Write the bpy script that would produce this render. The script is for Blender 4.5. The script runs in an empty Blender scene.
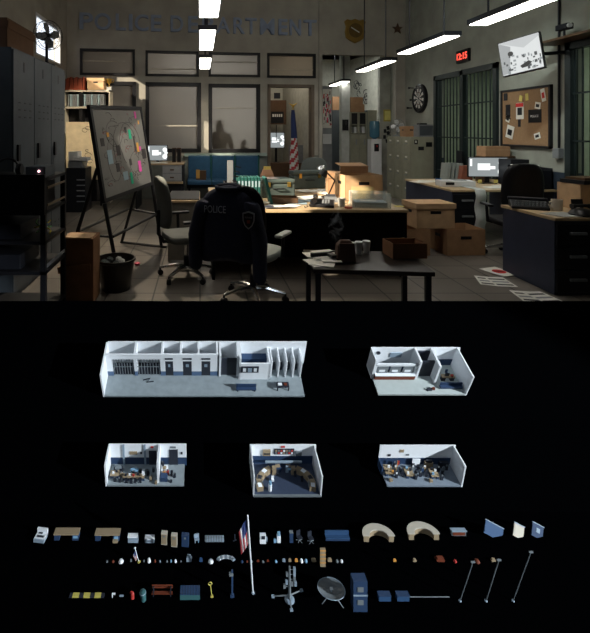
import bpy, bmesh, math, random
from mathutils import Vector, Matrix, Euler
random.seed(7)
R = math.radians
C = bpy.context.scene.collection
sc = bpy.context.scene
# ---------------------------------------------------------------- camera (28 mm shift lens)
F = 459.0; PX, PY, CH = 200.0, 130.0, 1.6
cd = bpy.data.cameras.new('camera'); cam = bpy.data.objects.new('camera', cd); C.objects.link(cam)
cam.location = (0, 0, CH); cam.rotation_euler = (R(90), 0, 0)
cd.sensor_fit = 'HORIZONTAL'; cd.sensor_width = 36; cd.lens = 36 * F / 590
cd.shift_x = (295 - PX) / 590; cd.shift_y = -(316.5 - PY) / 590
cd.clip_start = 0.05; cd.clip_end = 100
sc.camera = cam
# ---------------------------------------------------------------- light
w = bpy.data.worlds.new('world'); sc.world = w; w.use_nodes = True
w.node_tree.nodes['Background'].inputs[0].default_value = (0.80, 0.88, 1.0, 1)
w.node_tree.nodes['Background'].inputs[1].default_value = 1.4
sc.view_settings.view_transform = 'Standard'; sc.view_settings.look = 'None'
sc.view_settings.gamma = 1; sc.view_settings.use_curve_mapping = False
sc.view_settings.exposure = 0.45

def lamp(name, kind, loc, target, energy, col=(1, 1, 1), **kw):
    l = bpy.data.lights.new(name, kind); o = bpy.data.objects.new(name, l); C.objects.link(o)
    o.location = loc; l.energy = energy; l.color = col
    d = Vector(target) - Vector(loc); o.rotation_euler = d.to_track_quat('-Z', 'Y').to_euler()
    for k, v in kw.items(): setattr(l, k, v)
    return o
lamp('sun', 'SUN', (-8, 0, 6), (-8 + 4.2, 2.5, 6 - 2.5), 10.0, (1.0, 0.86, 0.66), angle=R(0.6))
lamp('model_spot', 'SPOT', (4.0, -1.2, 2.3), (0.36, 1.15, 0.75), 1080, (0.86, 0.94, 1.0), spot_size=R(24), spot_blend=0.3, shadow_soft_size=0.02)
lamp('model_fill_spot', 'SPOT', (-0.4, -1.0, 2.6), (0.3, 1.1, 0.75), 30, (0.75, 0.87, 1.0), spot_size=R(40), spot_blend=0.5, shadow_soft_size=0.25)  # unseen fill added to lift the shaded sides of the models
lamp('added_spot_shelf', 'SPOT', (-0.6, 6.6, 4.5), (-2.35, 10.2, 1.6), 650, (1.0, 0.84, 0.6), spot_size=R(26), spot_blend=0.5, shadow_soft_size=0.05)  # unseen spot added in place of a daylight patch on the shelf
lamp('added_spot_window', 'SPOT', (0.9, 7.6, 4.4), (0.3, 10.7, 1.5), 170, (1.0, 0.88, 0.66), spot_size=R(26), spot_blend=0.7, shadow_soft_size=0.05)  # added to warm the wall strip beside the frosted windows
lamp('added_spot_floor', 'SPOT', (-1.2, 7.4, 4.4), (-0.5, 5.2, 0.0), 430, (1.0, 0.86, 0.66), spot_size=R(50), spot_blend=0.6, shadow_soft_size=0.03)  # no fixture there: added to brighten the floor at the left
lamp('added_spot_wall', 'SPOT', (2.6, 5.2, 4.3), (5.0, 7.0, 1.6), 150, (0.85, 0.97, 0.92), spot_size=R(48), spot_blend=0.7, shadow_soft_size=0.06)  # unseen, added for a faint glow on the right wall

lamp('added_wash', 'AREA', (1.2, 5.2, 4.75), (1.2, 10.8, 3.0), 44, (1.0, 0.95, 0.86), size=2.2)  # area light without a fixture, added to lift the back wall
lamp('added_wash', 'AREA', (1.6, 7.0, 4.75), (5.1, 7.4, 2.8), 18, (0.93, 1.0, 0.93), size=1.6)  # likewise added, lifts the upper right wall
lamp('added_spot_board', 'SPOT', (1.6, 3.2, 4.5), (-0.70, 5.95, 1.75), 420, (1.0, 0.92, 0.8), spot_size=R(17), spot_blend=0.12, shadow_soft_size=0.03)  # extra unseen spot, added to light the upper right of the easel board
# ---------------------------------------------------------------- helpers
def P(px, py, Y): return Vector(((px - PX) / F * Y, Y, CH - (py - PY) / F * Y))
def X_(px, Y): return (px - PX) / F * Y
def Z_(py, Y): return CH - (py - PY) / F * Y
MC = {}
def mat(name, col, rough=0.6, metal=0.0, var=0.12, scale=8.0, spec=0.3, emit=None, es=0.0, trans=0.0, alpha=1.0, bump=0.0):
    if name in MC: return MC[name]
    m = bpy.data.materials.new(name); m.use_nodes = True; n = m.node_tree; b = n.nodes['Principled BSDF']
    b.inputs['Base Color'].default_value = (*col, 1); b.inputs['Roughness'].default_value = rough
    b.inputs['Metallic'].default_value = metal; b.inputs['Specular IOR Level'].default_value = spec
    if emit: b.inputs['Emission Color'].default_value = (*emit, 1); b.inputs['Emission Strength'].default_value = es
    if trans: b.inputs['Transmission Weight'].default_value = trans
    if alpha < 1: b.inputs['Alpha'].default_value = alpha
    if var or bump:
        tc = n.nodes.new('ShaderNodeTexCoord'); nz = n.nodes.new('ShaderNodeTexNoise')
        nz.inputs['Scale'].default_value = scale; nz.inputs['Detail'].default_value = 5
        n.links.new(tc.outputs['Object'], nz.inputs['Vector'])
        if var:
            mr = n.nodes.new('ShaderNodeMapRange'); mr.inputs[3].default_value = 1 - var * 2.2; mr.inputs[4].default_value = 1 + var * 2.2
            mx = n.nodes.new('ShaderNodeMix'); mx.data_type = 'RGBA'; mx.blend_type = 'MULTIPLY'; mx.inputs[0].default_value = 1
            mx.inputs[6].default_value = (*col, 1)
            n.links.new(nz.outputs['Fac'], mr.inputs[0]); n.links.new(mr.outputs[0], mx.inputs[7]); n.links.new(mx.outputs[2], b.inputs['Base Color'])
        if bump:
            bp = n.nodes.new('ShaderNodeBump'); bp.inputs['Strength'].default_value = bump; bp.inputs['Distance'].default_value = 0.01
            n.links.new(nz.outputs['Fac'], bp.inputs['Height']); n.links.new(bp.outputs[0], b.inputs['Normal'])
    MC[name] = m; return m

class MB:
    def __init__(s): s.v = []; s.f = []; s.m = []; s.mats = []
    def mi(s, m):
        if m not in s.mats: s.mats.append(m)
        return s.mats.index(m)
    def add(s, vs, fs, m, M=None):
        b = len(s.v); k = s.mi(m)
        s.v += [tuple((M @ Vector(q)) if M else q) for q in vs]
        for f in fs: s.f.append(tuple(b + i for i in f)); s.m.append(k)
        return s
    def box(s, x0, x1, y0, y1, z0, z1, m, M=None):
        return s.add([(x0,y0,z0),(x1,y0,z0),(x1,y1,z0),(x0,y1,z0),(x0,y0,z1),(x1,y0,z1),(x1,y1,z1),(x0,y1,z1)],
            [(3,2,1,0),(4,5,6,7),(0,1,5,4),(1,2,6,5),(2,3,7,6),(3,0,4,7)], m, M)
    def tube(s, pts, r, m, n=8, M=None):
        pts = [Vector(p) for p in pts]; vs = []; fs = []; k = len(pts)
        rs = r if isinstance(r, (list, tuple)) else [r] * k
        for i, p in enumerate(pts):
            d = (pts[min(i+1,k-1)] - pts[max(i-1,0)]).normalized()
            a = d.cross(Vector((0,0,1)) if abs(d.z) < .9 else Vector((1,0,0))).normalized(); b = d.cross(a)
            for j in range(n):
                t = 2*math.pi*j/n; vs.append(p + (a*math.cos(t) + b*math.sin(t)) * rs[i])
        for i in range(k-1):
            for j in range(n): fs.append((i*n+j, i*n+(j+1)%n, (i+1)*n+(j+1)%n, (i+1)*n+j))
        fs.append(tuple(range(n))[::-1]); fs.append(tuple((k-1)*n+j for j in range(n)))
        return s.add(vs, fs, m, M)
    def lathe(s, prof, m, n=20, M=None, c=(0,0,0)):
        vs = []; fs = []; k = len(prof)
        for (r, z) in prof:
            for j in range(n):
                t = 2*math.pi*j/n; vs.append((c[0]+r*math.cos(t), c[1]+r*math.sin(t), c[2]+z))
        for i in range(k-1):
            for j in range(n): fs.append((i*n+j, i*n+(j+1)%n, (i+1)*n+(j+1)%n, (i+1)*n+j))
        if prof[0][0] > 1e-6: fs.append(tuple(range(n))[::-1])
        if prof[-1][0] > 1e-6: fs.append(tuple((k-1)*n+j for j in range(n)))
        return s.add(vs, fs, m, M)
    def prism(s, poly, axis, a0, a1, m, M=None):   # polygon in the two other axes
        n = len(poly)
        def q(p, a): return {'x': (a, p[0], p[1]), 'y': (p[0], a, p[1]), 'z': (p[0], p[1], a)}[axis]
        vs = [q(p, a0) for p in poly] + [q(p, a1) for p in poly]
        fs = [tuple(range(n))[::-1], tuple(range(n, 2*n))] + [(i, (i+1)%n, n+(i+1)%n, n+i) for i in range(n)]
        return s.add(vs, fs, m, M)
    def loft(s, rings, m, M=None, cap=True):
        n = len(rings[0]); vs = [p for r in rings for p in r]; fs = []
        for i in range(len(rings)-1):
            for j in range(n): fs.append((i*n+j, i*n+(j+1)%n, (i+1)*n+(j+1)%n, (i+1)*n+j))
        if cap: fs.append(tuple(range(n))[::-1]); fs.append(tuple((len(rings)-1)*n+j for j in range(n)))
        return s.add(vs, fs, m, M)
    def build(s, name, parent=None, bevel=0, smooth=False, loc=None, rot=None, sub=0):
        me = bpy.data.meshes.new(name); me.from_pydata([tuple(v) for v in s.v], [], s.f)
        for m in s.mats: me.materials.append(m)
        me.polygons.foreach_set('material_index', s.m)
        bm = bmesh.new(); bm.from_mesh(me); bmesh.ops.recalc_face_normals(bm, faces=bm.faces); bm.to_mesh(me); bm.free()
        if smooth:
            me.polygons.foreach_set('use_smooth', [True] * len(me.polygons))
            try: me.set_sharp_from_angle(angle=R(40))
            except Exception: pass
        me.update()
        o = bpy.data.objects.new(name, me); C.objects.link(o)
        if parent: o.parent = parent
        if loc is not None: o.location = loc
        if rot is not None: o.rotation_euler = rot if isinstance(rot, (tuple, Euler)) else (0, 0, rot)
        if bevel:
            b = o.modifiers.new('bevel', 'BEVEL'); b.width = bevel; b.segments = 2; b.limit_method = 'ANGLE'
        if sub:
            b = o.modifiers.new('sub', 'SUBSURF'); b.levels = sub; b.render_levels = sub
        return o
def tag(o, label, cat, group=None, kind=None):
    o['label'] = label; o['category'] = cat
    if group: o['group'] = group
    if kind: o['kind'] = kind
    return o
def thing(name, label, cat, loc=(0,0,0), rz=0, group=None, scale=None):
    o = bpy.data.objects.new(name, None); C.objects.link(o); o.location = loc
    o.rotation_euler = rz if isinstance(rz, (tuple, Euler)) else (0, 0, rz); o.empty_display_size = .1
    if scale: o.scale = (scale,)*3
    return tag(o, label, cat, group)
def struct(mb, name, parent=None, **k):
    o = mb.build(name, parent, **k)
    if not parent: o['kind'] = 'structure'
    return o
def copytree(o, parent=None):
    c = o.copy(); C.objects.link(c)
    if parent: c.parent = parent
    for ch in [x for x in o.children]: copytree(ch, c)
    return c
def text(name, s, size, loc, rot, m, ext=0.004, parent=None, wfit=None, hfit=None, bold=0.0):
    cu = bpy.data.curves.new(name, 'FONT'); cu.body = s; cu.size = size; cu.extrude = ext; cu.align_x = 'CENTER'; cu.align_y = 'CENTER'; cu.offset = bold
    t = bpy.data.objects.new(name, cu); C.objects.link(t)
    dg = bpy.context.evaluated_depsgraph_get(); me = bpy.data.meshes.new_from_object(t.evaluated_get(dg)); bpy.data.objects.remove(t)
    if wfit or hfit:
        xs = [v.co.x for v in me.vertices]; ys = [v.co.y for v in me.vertices]
        cx, cy = (min(xs)+max(xs))/2, (min(ys)+max(ys))/2; fx = wfit/(max(xs)-min(xs)) if wfit else 1; fy = hfit/(max(ys)-min(ys)) if hfit else 1
        if not wfit: fx = fy
        if not hfit: fy = fx
        for v in me.vertices: v.co.x = (v.co.x-cx)*fx; v.co.y = (v.co.y-cy)*fy
    me.materials.clear(); me.materials.append(m)
    o = bpy.data.objects.new(name, me); C.objects.link(o); o.location = loc; o.rotation_euler = rot
    if parent: o.parent = parent
    return o

# ---------------------------------------------------------------- materials
m_wall = mat('plaster', (0.36, 0.34, 0.295), 0.85, var=0.16, scale=2.2, bump=0.15)
m_wallR = mat('plaster_green', (0.30, 0.31, 0.27), 0.8, var=0.2, scale=2.5, bump=0.15)
m_wain = mat('wainscot_blue', (0.035, 0.05, 0.075), 0.5)
m_dark = mat('black_frame', (0.012, 0.012, 0.014), 0.45)
m_black = mat('black_plastic', (0.008, 0.008, 0.010), 0.4, var=0)
m_wood = mat('maple_top', (0.50, 0.37, 0.22), 0.35, scale=14, var=0.12)
m_brown = mat('brown_wood', (0.10, 0.055, 0.03), 0.4, scale=14)
m_navy = mat('navy_steel', (0.035, 0.042, 0.07), 0.45, scale=5)
m_blk2 = mat('black_steel', (0.010, 0.011, 0.015), 0.45)
m_card = mat('cardboard', (0.36, 0.21, 0.115), 0.85, scale=10, var=0.12)
m_card2 = mat('pale_cardboard', (0.50, 0.33, 0.19), 0.85, scale=10)
m_paper = mat('paper', (0.72, 0.71, 0.66), 0.8, var=0.05)
m_paperb = mat('blue_grey_paper', (0.30, 0.40, 0.46), 0.8, var=0.1)
m_chrome = mat('chrome', (0.75, 0.75, 0.77), 0.2, 1.0, var=0)
m_steel = mat('grey_steel', (0.22, 0.235, 0.25), 0.45, 0.2)
m_lock = mat('locker_grey', (0.085, 0.10, 0.115), 0.45, 0.2, scale=6)
m_olive = mat('olive_steel', (0.28, 0.275, 0.21), 0.5, scale=6)
m_blue = mat('blue_vinyl', (0.027, 0.085, 0.165), 0.45, scale=20)
m_teal = mat('teal_board', (0.012, 0.085, 0.075), 0.6)
m_fab = mat('grey_fabric', (0.10, 0.115, 0.11), 0.8, scale=60)
m_red = mat('red_binder', (0.28, 0.06, 0.03), 0.5)
m_gold = mat('gold', (0.75, 0.5, 0.12), 0.3, 0.9, var=0)
m_white = mat('white_plastic', (0.66, 0.67, 0.68), 0.4, var=0.04)
m_tube = mat('fluorescent_diffuser', (0.9, 0.9, 0.9), 0.5, var=0, emit=(1.0, 0.95, 0.86), es=8.0)
m_glass = mat('clear_acrylic', (0.8, 0.9, 0.9), 0.08, var=0, alpha=0.28, spec=0.5)
m_skin_dark = mat('dark_cloth', (0.02, 0.02, 0.025), 0.9)
def emis(name, col, s): return mat(name, (0.02, 0.02, 0.02), 0.4, var=0, emit=col, es=s)
m_scr = emis('screen_white', (0.95, 1.0, 1.0), 0.95)
m_scrg = emis('screen_grey', (0.50, 0.55, 0.56), 0.42)
m_scrd = emis('screen_dark', (0.25, 0.27, 0.28), 0.22)
m_scrk = emis('screen_black', (0.04, 0.04, 0.04), 0.5)
m_led = emis('led_red', (1.0, 0.08, 0.05), 1.6)

# floor tiles
m_floor = bpy.data.materials.new('floor_tiles'); m_floor.use_nodes = True
n = m_floor.node_tree; b = n.nodes['Principled BSDF']
tc = n.nodes.new('ShaderNodeTexCoord'); br = n.nodes.new('ShaderNodeTexBrick'); br.offset = 0.0; br.squash = 1
br.inputs['Scale'].default_value = 1.0; br.inputs['Brick Width'].default_value = 0.45; br.inputs['Row Height'].default_value = 0.45
br.inputs['Mortar Size'].default_value = 0.008
br.inputs['Color1'].default_value = (0.13, 0.115, 0.10, 1); br.inputs['Color2'].default_value = (0.165, 0.145, 0.125, 1); br.inputs['Mortar'].default_value = (0.03, 0.028, 0.025, 1)
nz = n.nodes.new('ShaderNodeTexNoise'); nz.inputs['Scale'].default_value = 3; nz.inputs['Detail'].default_value = 6
mx = n.nodes.new('ShaderNodeMix'); mx.data_type = 'RGBA'; mx.blend_type = 'OVERLAY'; mx.inputs[0].default_value = 0.4
n.links.new(tc.outputs['Object'], br.inputs['Vector']); n.links.new(tc.outputs['Object'], nz.inputs['Vector'])
n.links.new(br.outputs['Color'], mx.inputs[6]); n.links.new(nz.outputs['Fac'], mx.inputs[7]); n.links.new(mx.outputs[2], b.inputs['Base Color'])
rr = n.nodes.new('ShaderNodeMapRange'); rr.inputs[3].default_value = .3; rr.inputs[4].default_value = .6
n.links.new(nz.outputs['Fac'], rr.inputs[0]); n.links.new(rr.outputs[0], b.inputs['Roughness'])
b.inputs['Specular IOR Level'].default_value = .35

# ================================================================ SETTING
LW, RW, CE = -3.03, 5.10, 4.9
A = 0.118; TH = math.atan(A)
def wallbuild(mb, u0, u1, z0, z1, t0, t1, holes, m, axis, extra=None):
    us = sorted({u0, u1, *[q for h in holes for q in h[:2]]}); zs = sorted({z0, z1, *[q for h in holes for q in h[2:]]})
    if extra: zs = sorted({*zs, extra[0]})
    for i in range(len(us)-1):
        for k in range(len(zs)-1):
            cu, cz = (us[i]+us[i+1])/2, (zs[k]+zs[k+1])/2
            if any(h[0] < cu < h[1] and h[2] < cz < h[3] for h in holes): continue
            mm = extra[1] if extra and cz < extra[0] else m
            if axis == 'x': mb.box(us[i], us[i+1], t0, t1, zs[k], zs[k+1], mm)
            else: mb.box(t0, t1, us[i], us[i+1], zs[k], zs[k+1], mm)
struct(MB().box(LW-.2, RW+3.4, -2.6, 15.6, -.12, 0, m_floor), 'floor')
struct(MB().box(LW-.2, RW+.2, -2.6, 11.5, CE, CE+.12, m_wall), 'ceiling')
struct(MB().box(LW-.2, RW+.2, -2.75, -2.6, 0, CE, m_wall), 'wall_front')
# left wall with clerestory windows; the two nearer ones unseen, sized to aim the sun
lh = [(8.45, 9.95, 3.0, 3.78), (2.3, 2.85, 2.6, 4.0), (2.9, 3.45, 2.6, 4.0)]
wl = MB(); wallbuild(wl, -2.6, 12.5, 0, CE, LW-.15, LW, lh, m_wall, 'y', (1.0, m_wain)); struct(wl, 'wall_left')
for i, (y0, y1, z0, z1) in enumerate(lh):
    f = MB(); t = .035
    for bx in ((y0,y0+t,z0,z1),(y1-t,y1,z0,z1),(y0,y1,z0,z0+t),(y0,y1,z1-t,z1)): f.box(LW-.1, LW+.01, bx[0], bx[1], bx[2], bx[3], m_white if i == 0 else m_dark)
    wo = struct(f, 'window_%d' % (i+1))
    if i == 0:
        s = MB(); nsl = 17
        for k in range(nsl):
            z = z0+.05+(z1-z0-.1)*k/(nsl-1); s.box(-.02, .02, y0+.04, y1-.04, -.001, .001, m_white, Matrix.Translation((LW-.04, 0, z)) @ Matrix.Rotation(R(35), 4, 'Y'))
        s.build('blind', wo)
# right wall
def RY(px): return RW*F/(px-PX)
cell1 = (RY(499), RY(435.6), 0.0, 2.76); cell2 = (5.0, RY(568), 0.0, 2.80)
wr = MB(); wallbuild(wr, -2.6, 12.5, 0, CE, RW, RW+.2, [cell1, cell2], m_wallR, 'y', (1.0, m_wain)); struct(wr, 'wall_right')
# cell rooms behind the bars
m_cell = mat('cell_wall', (0.42, 0.46, 0.36), 0.8); m_cellb = mat('cell_wall_blue', (0.05, 0.09, 0.11), 0.6)
cw = MB(); cw.box(7.9, 8.0, 4.0, 11.4, 0.9, 3.2, m_cell); cw.box(7.9, 8.0, 4.0, 11.4, 0, .9, m_cellb)
for y in (4.0, 7.2, 11.3): cw.box(RW+.2, 8.0, y, y+.1, 0, 3.2, m_cell)
cw.box(RW+.2, 8.0, 4.0, 11.4, 3.2, 3.3, m_cell); struct(cw, 'wall_cells')
for y in (8.9, 5.7): lamp('cell_lamp', 'AREA', (6.9, y, 3.1), (6.9, y, 0), 14, (.85, 1, .85), size=.5)
bunk = tag(MB().box(7.0, 7.88, 7.6, 9.4, .9, 1.0, m_blk2).box(7.0, 7.88, 7.6, 9.4, .4, .5, m_blk2).box(7.0,7.06,7.6,7.66,0,1.5,m_blk2).box(7.0,7.06,9.34,9.4,0,1.5,m_blk2).box(7.1,7.86,7.7,9.3,.5,.6,m_navy).box(7.1,7.86,7.7,9.3,1.0,1.1,m_navy).build('bunk_bed'), 'dark steel bunk bed inside the holding cell behind the bars', 'bed')
m_bar = mat('bar_paint', (0.022, 0.032, 0.034), 0.4, 0.3)
def cellfront(y0, y1, z1, lab, idx):
    t = thing('door_%d' % idx, lab, 'cell door', (RW, y0, 0)); t['kind'] = 'structure'; W = y1-y0
    f = MB()
    for bx in ((0,.1,0,z1),(W-.1,W,0,z1),(0,W,z1-.1,z1),(0,W,0,.06),(W*.5-.05,W*.5+.05,0,z1)): f.box(-.05, .06, *bx, m_bar)
    for z in (.75, 1.45, 2.1): f.box(-.02, .02, 0, W, z-.012, z+.012, m_bar)
    f.build('frame', t)
    nb = int(W/.115)
    for i in range(1, nb):
        y = W*i/nb
        MB().tube([(0, y, .05), (0, y, z1-.09)], .013, m_bar, 6).build('bar', t)
    MB().box(-.09, -.04, W*.5-.1, W*.5+.1, .95, 1.2, m_blk2).build('lock_box', t)
cellfront(cell1[0], cell1[1], cell1[3], 'tall dark green barred cell door beside the corkboard', 1)
cellfront(cell2[0], cell2[1], cell2[3], 'barred cell door at the right edge of the room', 2)

# back wall, rotated slightly
BWM = Matrix.Translation((0, 10.8, 0)) @ Matrix.Rotation(TH, 4, 'Z')
def bwY(px, off=0): k = (px-PX)/F; return (10.8+off)/(1-A*k)
def bwu(px): Y = bwY(px); return X_(px, Y)/math.cos(TH)
def bwz(px, py): return Z_(py, bwY(px))
def bwrect(x0, y0, x1, y1, y1b=None):
    xm = (x0+x1)/2
    return (bwu(x0), bwu(x1), bwz(xm, y1), bwz(xm, y0))
BR = (0, 0, TH)
TR = [bwrect(80,49,135,75.5), bwrect(145.5,51,198.7,76.5), bwrect(208.5,52.5,260,77), bwrect(267,53.5,315.5,78)]
BG = [bwrect(80,81.5,136,152), bwrect(145.5,82.5,201,152.3), bwrect(208.5,84,260,152.5)]
OFF = bwrect(267.5, 84.5, 314, 130); OFF = (OFF[0], OFF[1], 0.0, OFF[3])
OPN = bwrect(322.5, 55, 396, 130); OPN = (OPN[0], OPN[1], 0.0, OPN[3])
wb = MB(); wallbuild(wb, bwu(60), bwu(412), 0, CE, 0, .15, TR+BG+[OFF, OPN], m_wall, 'x', (bwz(200, 156), mat('wall_lower', (0.16, 0.17, 0.155), 0.7)))
wbo = struct(wb, 'wall_back'); wbo.matrix_world = BWM
# pilaster line right of the letters, sill ledge
tr = struct(MB().box(bwu(318.5), bwu(321.5), -.05, 0, 0, CE, m_wall), 'trim_1'); tr.matrix_world = BWM
tr = struct(MB().box(bwu(184), bwu(266), -.09, 0, bwz(230,156), bwz(230,153), mat('sill_teal', (0.30, 0.38, 0.35), .5)), 'trim_2'); tr.matrix_world = BWM

def frosted(name, col, tw):
    m = bpy.data.materials.new(name); m.use_nodes = True; n = m.node_tree; n.nodes.clear()
    o = n.nodes.new('ShaderNodeOutputMaterial'); a = n.nodes.new('ShaderNodeBsdfTranslucent'); g = n.nodes.new('ShaderNodeBsdfGlossy'); d = n.nodes.new('ShaderNodeBsdfDiffuse')
    a.inputs[0].default_value = (*col, 1); d.inputs[0].default_value = (.025, .024, .022, 1); g.inputs[0].default_value = (.6, .6, .6, 1); g.inputs['Roughness'].default_value = .25
    m1 = n.nodes.new('ShaderNodeMixShader'); m1.inputs[0].default_value = tw; m2 = n.nodes.new('ShaderNodeMixShader'); m2.inputs[0].default_value = .06
    n.links.new(d.outputs[0], m1.inputs[1]); n.links.new(a.outputs[0], m1.inputs[2]); n.links.new(m1.outputs[0], m2.inputs[1]); n.links.new(g.outputs[0], m2.inputs[2]); n.links.new(m2.outputs[0], o.inputs[0])
    return m
m_fro = frosted('frosted_glass', (.72, .68, .62), .6)
m_blind = mat('blind_cloth', (0.22, 0.19, 0.17), 0.8)
wi = 5
for i, r in enumerate(TR + BG):
    f = MB(); t = .055 if i < 4 else .085; u0, u1, z0, z1 = r
    for bx in ((u0,u0+t,z0,z1),(u1-t,u1,z0,z1),(u0,u1,z0,z0+t),(u0,u1,z1-t,z1)): f.box(bx[0], bx[1], -.03, .1, bx[2], bx[3], m_dark)
    wo = struct(f, 'window_%d' % wi); wi += 1; wo.matrix_world = BWM
    MB().box(u0+t*.8, u1-t*.8, .05, .06, z0+t*.8, z1-t*.8, m_fro).build('pane', wo)
    zz = {0: .55, 1: .3, 2: .62, 3: .35, 4: .6, 5: .38, 6: .65}[i]
    zz = z0 + (z1-z0)*zz
    MB().box(u0+t, u1-t, .02, .045, zz-.012, zz+.012, mat('rail_light', (0.45, 0.42, 0.36), .5)).build('blind_rail', wo)
# office doorway frame (wood)
f = MB(); u0, u1, z0, z1 = OFF; t = .07; mfr = mat('door_wood', (0.13, 0.10, 0.075), .45)
for bx in ((u0,u0+t,z0,z1),(u1-t,u1,z0,z1),(u0,u1,z1-t,z1)): f.box(bx[0], bx[1], -.03, .18, bx[2], bx[3], mfr)
wo = struct(f, 'door_3'); wo.matrix_world = BWM
# rooms behind the back wall
bk = MB(); ml = mat('back_room_wall', (0.42, 0.41, 0.36), .85)
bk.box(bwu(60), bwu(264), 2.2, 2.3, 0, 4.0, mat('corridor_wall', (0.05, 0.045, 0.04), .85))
bk.box(bwu(60), bwu(264), .15, 2.2, 3.95, 4.05, m_wall)
bk.box(bwu(263), bwu(264)+.06, .15, 2.9, 0, 4.0, ml)
bk.box(bwu(263), bwu(320), 2.9, 3.0, 0, 4.0, ml)
bk.box(bwu(318), bwu(318)+.08, .15, 4.3, 0, 4.0, ml)
bk.box(bwu(263), bwu(412)+.4, .15, 4.3, 4.0, 4.1, m_wall)
bk.box(bwu(318), bwu(412)+1.4, 4.3, 4.4, 0, 4.0, ml); bk.box(bwu(412)+.4, bwu(412)+.5, .15, 4.4, 0, 4.1, ml); bk.box(bwu(318), bwu(412)+1.4, .15, 4.4, 4.0, 4.1, ml)
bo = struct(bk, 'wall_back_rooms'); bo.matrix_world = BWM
pl = struct(MB().box(X_(341.5,12.6), X_(350,12.6), 12.6, 12.8, 0, 4.2, mat('pillar_pale', (.5, .52, .5), .7)), 'trim_3')
mconc = mat('hall_concrete', (0.34, 0.34, 0.30), .9, var=.3, scale=3)
sw = struct(MB().box(X_(380,12.3), X_(380,12.3)+1.2, 12.3, 12.45, 0, 4.2, mconc), 'wall_hall')
lamp('corridor_lamp', 'AREA', BWM @ Vector((-1.0, 2.1, 3.3)), BWM @ Vector((-1.0, 0, 2.2)), 9, (1, .88, .76), size=.3)
lamp('corridor_lamp', 'AREA', BWM @ Vector((.95, 2.1, 2.1)), BWM @ Vector((.8, 0, 1.9)), 34, (.9, .93, .95), size=.22)
lamp('office_lamp', 'AREA', (2.3, 12.2, 3.8), (2.3, 12.6, 1), 14, (1, .9, .75), size=.5)
lamp('hall_lamp', 'AREA', (4.3, 13.6, 3.9), (4.1, 13.6, 0), 28, (.95, 1, .95), size=.8)

# people behind the frosted glass
def person(loc, h, lab, rz):
    v = [(0,0,.52),(0,0,.62),(0,0,.72),(0,0,.82),(0,0,.865),(0,.01,.93),(0,.005,.985),(.11,0,.80),(.15,.02,.63),(.14,.1,.49),(-.11,0,.80),(-.15,.02,.63),(-.13,.08,.49),(.055,0,.48),(.06,.01,.27),(.06,-.01,.03),(.06,.07,.01),(-.055,0,.48),(-.06,.01,.27),(-.06,-.01,.03),(-.06,.07,.01)]
    e = [(0,1),(1,2),(2,3),(3,4),(4,5),(5,6),(3,7),(7,8),(8,9),(3,10),(10,11),(11,12),(0,13),(13,14),(14,15),(15,16),(0,17),(17,18),(18,19),(19,20)]
    r = [.085,.075,.09,.07,.032,.052,.035,.04,.028,.02,.04,.028,.02,.06,.04,.025,.02,.06,.04,.025,.02]
    me = bpy.data.meshes.new('person'); me.from_pydata([tuple(c*h for c in q) for q in v], e, []); me.materials.append(m_skin_dark)
    o = bpy.data.objects.new('person', me); C.objects.link(o); o.location = loc; o.rotation_euler = (0,0,rz)
    s = o.modifiers.new('skin', 'SKIN'); 
    for i, q in enumerate(r): me.skin_vertices[0].data[i].radius = (q*h, q*h*.8)
    me.skin_vertices[0].data[0].use_root = True
    b = o.modifiers.new('s', 'SUBSURF'); b.levels = 2; b.render_levels = 2
    tag(o, lab, 'person')
def bwp(px, off): Y = bwY(px); p = BWM @ Vector((bwu(px), off, 0)); return (p.x, p.y, 0)
person(bwp(223,.36), 1.92, 'person standing behind the frosted window, seen as the taller dark silhouette', R(20))
person(bwp(243,.36), 1.5, 'shorter person seen as a dark silhouette behind the frosted window', R(-30))
person(bwp(160,.46), 1.62, 'person seen as a faint silhouette behind the window above the computer desk', R(60))
# ================================================================ WALL THINGS
m_letter = mat('letter_steel', (0.25, 0.31, 0.44), 0.5, 0.0)
LET = [('P',80,93),('O',95,111),('L',116,126),('I',129,132.5),('C',135,148.5),('E',151,161.5),('D',170.5,183),('E',188,198),('P',202,213),('A',216,230),('R',233,244.5),('T',245,256.5),('M',259.5,274),('E',278,287),('N',289,300.5),('T',303,316)]
ordn = ['first','second','third','fourth','fifth','sixth','seventh','eighth','ninth','tenth']
for i, (ch, a, b_) in enumerate(LET):
    xm = (a+b_)/2; top = 13.2 + (xm-86)/224*7.2; bot = top + 16.4 - (xm-86)/224*.8
    wd = 'POLICE' if i < 6 else 'DEPARTMENT'; k = i if i < 6 else i-6
    u = bwu(xm); z = (bwz(xm, top)+bwz(xm, bot))/2; p = BWM @ Vector((u, -.035, z))
    o = text('wall_letter', ch, .5, p, (R(90), 0, TH), m_letter, .03, wfit=(b_-a)*bwY(xm)/F*1.0, hfit=(bot-top)*bwY(xm)/F, bold=.006)
    tag(o, 'raised dark blue letter %s, %s letter of the word %s on the back wall' % (ch, ordn[k], wd), 'letter', 'raised letters of the wall sign')

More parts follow.
